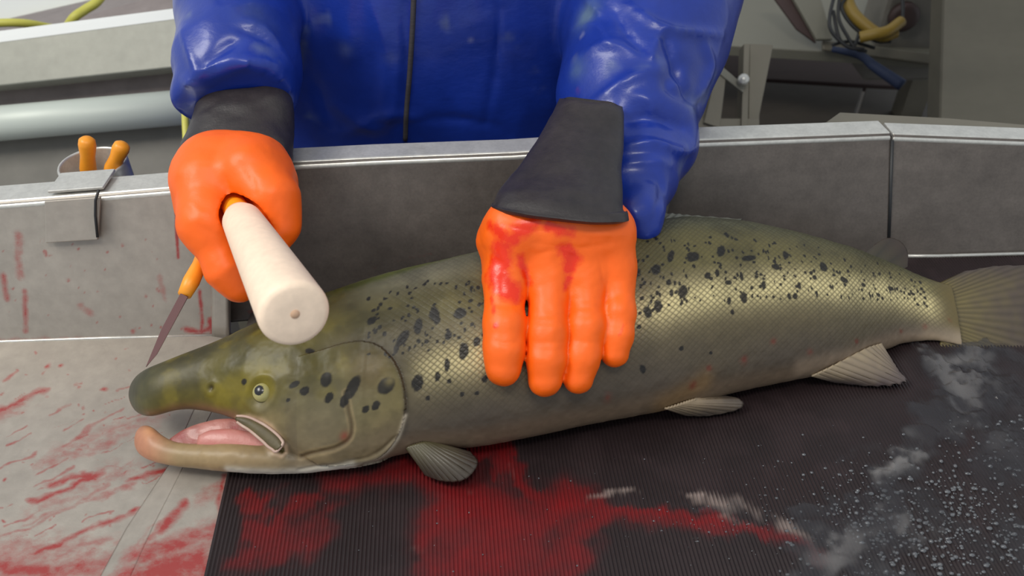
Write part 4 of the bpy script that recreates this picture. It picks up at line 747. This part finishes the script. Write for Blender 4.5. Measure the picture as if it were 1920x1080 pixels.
def ffist(Q): return np.maximum(np.maximum(ff(Q), -cone_d(Q, H0 - ax * .1, H0 + ax * .1, gr, gr)), -blend([field([(H0 - ax * .016, H0 + ax * .06, rs * 1.0, rs * 1.5)], .002), field([cap((466, 388, .592), (502, 440, .582), 13, 18)], .002)], .006)(Q))
allp = [p for g_ in [idx, th, pal] + mid for q in g_ for p in (q[0], q[1])]; V, F = mk_glove('', ffist, allp, .0019); n = vnorm(V, F)
if (n * (V - V.mean(0))).sum(1).mean() < 0: n = -n; F = F[:, ::-1].copy()
B_ = BVHTree.FromPolygons(V.tolist(), F.tolist()); cr = [([(420, 330), (430, 370), (425, 430)], 6, -.0012), ([(445, 300), (470, 330), (480, 370)], 7, -.001), ([(370, 420), (400, 440)], 6, -.0006), ([(350, 380), (380, 400)], 6, .0006)]
V = V + n * (emb(V, cr, B_) + wr(V, 70) * .0018)[:, None]
o = mesh('glove', V, F, MM['glove'], person, attrs={'blood': strokes(V, [([(350, 440), (362, 470)], 8, .5), ([(330, 375), (336, 390)], 8, .5), ([(450, 550)], 12, .5)], conv=lambda x, y: P(x, y, .6))}); tag(o, 'orange rubber glove clenched round the baton')
# knife held in the same fist
kb = P(346, 553, .602); kt = P(395, 455, .632); t = knife(kt, kb, pr(15.5, .61), 'orange-handled knife held under the fist, its thin blade pointing down left', bl=kb + (P(274, 688, .607) - kb), bw=.0030)

# neoprene cuffs
def cuff(rings, name, label, n=64, th=.0025, folds=0., tilt=.25):
    V = []; m = len(rings)
    R_ = np.array([[*P(r[0], r[1], r[2]), pr(r[3], r[2]), pr(r[4], r[2]), r[5]] for r in rings]); R_ = cat(R_, 34)
    T = np.gradient(R_[:, :3], axis=0); T /= np.linalg.norm(T, axis=1)[:, None]
    for i, r in enumerate(R_):
        s = RT - T[i] * (RT @ T[i]); s /= np.linalg.norm(s); s = s * math.cos(r[5]) + np.cross(T[i], s) * math.sin(r[5]); u = -FW - UP * tilt; u = u - s * (u @ s); u /= np.linalg.norm(u)
        for k in range(n): a = 2 * math.pi * k / n; V.append(r[:3] + s * r[3] * math.copysign(abs(math.cos(a)) ** .85, math.cos(a)) + u * r[4] * math.copysign(abs(math.sin(a)) ** .85, math.sin(a)))
    m = len(R_); F = np.array([(i * n + k, i * n + (k + 1) % n, (i + 1) * n + (k + 1) % n, (i + 1) * n + k) for i in range(m - 1) for k in range(n)]); V = np.array(V)
    nn = vnorm(V, F); V += nn * ((fbm(V, 40, 3, 3) - .5) * .004 * (1 + folds))[:, None]; return V, F
def addcuff(V, F, label, blood=None):
    o = mesh('cuff', V, F, MM['cuff'], person, attrs={'blood': blood if blood is not None else np.zeros(len(V))}); s = o.modifiers.new('t', 'SOLIDIFY'); s.thickness = .0035; s.offset = -1; bevel(o, .001); tag(o, label); return o
V, F = cuff([(1108, 192, .655, 60, 44, 0), (1099, 240, .640, 72, 54, 0), (1076, 310, .615, 92, 66, 0), (1054, 368, .592, 116, 78, 0), (1050, 397, .586, 130, 84, 0)], 'cuff', ''); Bc = BVHTree.FromPolygons(V.tolist(), F.tolist()); nn = vnorm(V, F)
V = V - nn * (emb(V, [([(1108, 200), (1110, 300), (1108, 385)], 3, .0014), ([(1120, 200), (1122, 300), (1120, 385)], 3, .0012), ([(1135, 200), (1138, 300), (1138, 385)], 3, .0008), ([(940, 372), (1040, 368), (1150, 384)], 3, .0012)], Bc))[:, None]
addcuff(V, F, 'wide dark grey cuff over the wrist of the flat hand', strokes(V, [([(1020, 300)], 22, .6), ([(950, 350), (1000, 375), (1090, 385)], 20, .55), ([(1140, 330), (1140, 380)], 24, .6)], conv=lambda x, y: P(x, y, .62)))
V, F = cuff([(458, 165, .705, 84, 60, 0), (456, 200, .695, 92, 66, 0), (452, 240, .684, 97, 70, 0), (446, 275, .674, 104, 72, 0), (442, 305, .668, 104, 70, 0)], 'cuff', '', folds=.6); addcuff(V, F, 'black cuff above the clenched glove')
V, F = tube(cat([P(925, 392, .612), P(960, 383, .60), P(1040, 388, .59), P(1110, 400, .592), P(1165, 398, .60), P(1200, 420, .63)], 40), [.0022] * 40, 10)
# jacket: torso and both sleeves in one surface
tz = .02
tor = [((X0 - .11, YB, -.32), (X0 - .12, YB + .01, .36), .148, .150), ((X0 + .11, YB, -.32), (X0 + .12, YB + .01, .36), .148, .150), ((X0, YB + .0, -.32), (X0, YB + .01, .38), .162, .16), ((X0 - .16, YB + .02, .42), (X0 + .16, YB + .02, .42), .10, .10), ((X0, YB + .02, .46), (X0, YB + .02, .52), .075, .07)]
rs_arm = [(np.array([X0 - .2, YB + .02, .43]), P(430, -190, .83), .085, .072), (P(430, -190, .83), P(446, 30, .752), .072, pr(98, .752)), (P(449, 30, .752), P(449, 120, .718), pr(98, .752), pr(97, .718)), (P(446, 120, .718), P(452, 175, .702), pr(102, .718), pr(100, .702)), (P(356, 172, .69), P(400, 168, .69), pr(26, .69), pr(34, .69)), (P(350, 190, .69), P(372, 222, .68), pr(16, .69), pr(8, .68))]
ls_arm = [(np.array([X0 + .2, YB + .02, .43]), P(1260, -230, .88), .088, .09), (P(1260, -230, .88), P(1222, -20, .80), .09, pr(160, .80)), (P(1222, -20, .80), P(1208, 70, .775), pr(156, .80), pr(142, .775)), (P(1208, 70, .775), P(1172, 180, .74), pr(140, .775), pr(118, .74)), (P(1182, 180, .74), P(1190, 260, .715), pr(124, .74), pr(100, .715)),
 (P(1250, 262, .715), P(1266, 282, .71), pr(30, .715), pr(28, .71)), (P(1190, 260, .715), P(1196, 340, .69), pr(98, .715), pr(58, .69)), (P(1200, 340, .675), P(1202, 402, .64), pr(56, .675), pr(32, .64)), (P(1202, 402, .64), P(1208, 428, .64), pr(28, .64), pr(14, .64)), (P(1150, 300, .70), P(1120, 380, .668), pr(70, .70), pr(50, .668)), (P(1265, 130, .75), P(1288, 195, .735), pr(58, .75), pr(20, .735))]
fj = blend([field(tor, .02), field(rs_arm[:4], .010), field(rs_arm[4:], .006), field(ls_arm, .010)], .014)
# hollow the sleeve ends so the cuffs and gloves sit inside
cutR = (P(452, 205, .69), P(440, 420, .62))
def fjack(Q):
    d = fj(Q); d = np.maximum(d, -(Q[..., 2] + .30)); pR = P(450, 196, .695); nR = (P(447, 300, .65) - P(452, 160, .70)); nR /= np.linalg.norm(nR); loc = np.linalg.norm(Q - P(475, 205, .69), axis=-1) < .072
    return np.where(loc, np.maximum(d, (Q - pR) @ nR), d)
V, F = snets(fjack, (-.47, .50, -.31), (.33, 1.10, .60), .0045); n = vnorm(V, F)
if (n * (V - np.array([X0, YB, .1]))).sum(1).mean() < 0: n = -n; F = F[:, ::-1].copy()
B_ = BVHTree.FromPolygons(V.tolist(), F.tolist())
CR = [([(1180, 10), (1240, 55), (1300, 62), (1350, 66)], 9, .007), ([(1240, 60), (1262, 110), (1290, 170), (1310, 196)], 11, -.008), ([(1245, 50), (1220, 100), (1222, 120)], 9, .006), ([(1150, 20), (1180, 70), (1222, 118)], 10, -.006), ([(1070, 60), (1120, 50), (1150, 90)], 10, .005), ([(1090, 100), (1150, 85), (1225, 115)], 12, .004), ([(1120, 190), (1180, 150), (1235, 130)], 12, .005), ([(1165, 225), (1220, 218), (1290, 240)], 18, -.012), ([(1165, 280), (1220, 275), (1265, 285), (1300, 278)], 12, .010), ([(1165, 312), (1210, 306), (1255, 310)], 10, .006), ([(1280, 120), (1250, 160), (1300, 190)], 14, -.006), ([(1210, 330), (1240, 350), (1225, 420)], 9, -.004), ([(1170, 380), (1200, 410)], 8, .004), ([(1320, 80), (1330, 130), (1300, 200)], 12, .006), ([(1100, 0), (1130, 30)], 8, .005), ([(1190, 180), (1215, 190), (1240, 230)], 9, .004),
 ([(370, 130), (420, 90), (450, 75)], 12, -.006), ([(380, 150), (460, 118), (545, 130)], 18, .005), ([(345, 60), (360, 110), (375, 150)], 9, .004), ([(460, 40), (500, 60), (540, 120)], 12, .004), ([(440, 50), (480, 65), (520, 90)], 8, -.004), ([(345, 150), (370, 165), (365, 200)], 9, .005), ([(420, 20), (480, 10), (540, 30)], 14, .003),
 ([(650, 20), (660, 80), (650, 120)], 22, .004), ([(630, 200), (700, 240), (740, 200), (752, 80)], 14, .005), ([(700, 0), (725, 100), (720, 200)], 20, .006), ([(760, 0), (762, 120), (755, 230)], 6, -.004), ([(590, 150), (620, 230)], 16, -.004), ([(780, 225), (860, 222), (930, 235)], 8, -.003), ([(935, 10), (930, 120), (910, 230)], 6, -.003), ([(650, 250), (720, 215), (790, 222)], 9, .004), ([(580, 0), (590, 120)], 18, .004)]
nz = fbm(V * [1, 1, .6], 16, 3, 5) - .5; rd = 1 - 2 * np.abs(fbm(V * [1, 1, 1], 11, 2, 8) - .5); V = V + n * (emb(V, CR, B_) * .9 + nz * .004 + (rd ** 6) * .002)[:, None]
c0 = lerp(C(22, 46, 132)[None], C(28, 58, 162)[None], fbm(V, 10, 3, 2)); c0 = lerp(c0, C(120, 132, 150)[None], sm(.64, .78, fbm(V, 34, 4, 7)) * .35)
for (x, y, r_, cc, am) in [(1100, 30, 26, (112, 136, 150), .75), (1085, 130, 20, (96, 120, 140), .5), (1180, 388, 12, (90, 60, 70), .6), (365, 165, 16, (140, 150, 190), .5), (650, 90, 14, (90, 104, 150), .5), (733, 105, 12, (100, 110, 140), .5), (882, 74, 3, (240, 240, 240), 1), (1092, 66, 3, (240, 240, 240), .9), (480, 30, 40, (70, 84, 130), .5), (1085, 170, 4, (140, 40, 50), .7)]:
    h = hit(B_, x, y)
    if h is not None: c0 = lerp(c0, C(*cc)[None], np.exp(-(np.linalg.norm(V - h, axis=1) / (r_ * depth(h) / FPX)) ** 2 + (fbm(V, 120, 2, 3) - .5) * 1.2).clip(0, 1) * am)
jk = mesh('jacket', V, F, MM['jacket'], person, attrs={'col': c0}); tag(jk, 'glossy blue oilskin jacket with wrinkled sleeves')
sb = jk.modifiers.new('s', 'SUBSURF'); sb.levels = 0; sb.render_levels = 1
bj = BVHTree.FromPolygons(V.tolist(), F.tolist()); W = [hit(bj, x, y) for x, y in cat([(777, -30), (773, 60), (768, 140), (762, 210), (760, 262)], 30)]; W = [w_ + np.array([0, -.0008, 0]) for w_ in W if w_ is not None]; V, F = tube(W, .0026, 8); o = mesh('zip', V, F, MM['zip'], person)
# dark sleeve lining showing behind the wrist
V, F = cuff([(1212, 350, .69, 44, 24, .0), (1216, 400, .68, 36, 22, 0), (1206, 436, .672, 20, 16, 0)], 'cuff', ''); addcuff(V, F, 'frayed dark lining at the back edge of the sleeve')
# the rest of the figure: head, neck and trunk as one body, trousers and boots below
hc = np.array([X0, YB - .01, .70])
bd = [(hc + [0, .01, -.17], hc + [0, .0, -.06], .052, .056), (hc + [0, .012, .02], hc + [0, .03, .045], .084, .082), (hc + [0, -.035, -.045], hc + [0, -.05, -.075], .056, .036), (hc + [0, -.078, .0], hc + [0, -.100, -.028], .011, .014), (hc + [-.088, .01, -.01], hc + [-.090, .015, .012], .010, .014), (hc + [.088, .01, -.01], hc + [.090, .015, .012], .010, .014),
 (hc + [-.04, -.072, .022], hc + [.04, -.072, .022], .014, .014), (hc + [-.018, -.085, -.062], hc + [.018, -.085, -.062], .007, .007), (hc + [0, .02, -.2], hc + [0, .02, -.7], .09, .10)]
V, F = snets(field(bd, .008), hc - [.14, .16, .84], hc + [.14, .16, .16], .006); o = mesh('body', V, F, MM['skin'], person)
for s in (-1, 1):
    V, F = lathe([(-.006, .0001), (-.005, .008), (0, .0115), (.006, .009), (.010, .0001)], hc + [s * .031, -.083, .002], (0, -1, 0), 20); e_ = mesh('eye', V, F, MM['white'], person); V, F = lathe([(0, .0001), (.0, .005), (.0015, .0001)], hc + [s * .031, -.0925, .002], (0, -1, 0), 12); mesh('iris', V, F, MM['hair'], e_)
V, F = snets(lambda Q: np.maximum(field([(hc + [0, .018, .03], hc + [0, .04, .04], .092, .092)], .01)(Q), -(field([(hc + [0, -.13, -.06], hc + [0, -.11, .0], .09, .085)], .01)(Q))), hc - [.13, .13, .13], hc + [.13, .17, .16], .007); mesh('hair', V, F, MM['hair'], person)
V, F = snets(field([((X0 - .09, YB, -.27), (X0 - .11, YB, -.55), .10, .085), ((X0 - .11, YB, -.55), (X0 - .12, YB + .02, -.84), .085, .07), ((X0 + .09, YB, -.27), (X0 + .11, YB, -.55), .10, .085), ((X0 + .11, YB, -.55), (X0 + .12, YB + .02, -.84), .085, .07), ((X0, YB, -.22), (X0, YB, -.30), .13, .11)], .02), (X0 - .3, YB - .2, -.88), (X0 + .3, YB + .2, -.05), .012); mesh('trousers', V, F, MM['trousers'], person)
for s in (-1, 1):
    V, F = snets(lambda Q: np.maximum(field([((X0 + s * .12, YB + .02, -.62), (X0 + s * .12, YB + .03, -.83), .088, .062), ((X0 + s * .12, YB + .03, -.845), (X0 + s * .13, YB - .12, -.86), .058, .045)], .012)(Q), -(Q[..., 2] + .899)), (X0 + s * .12 - .13, YB - .22, -.91), (X0 + s * .12 + .13, YB + .16, -.56), .010); mesh('boot', V, F, MM['boot'], person)
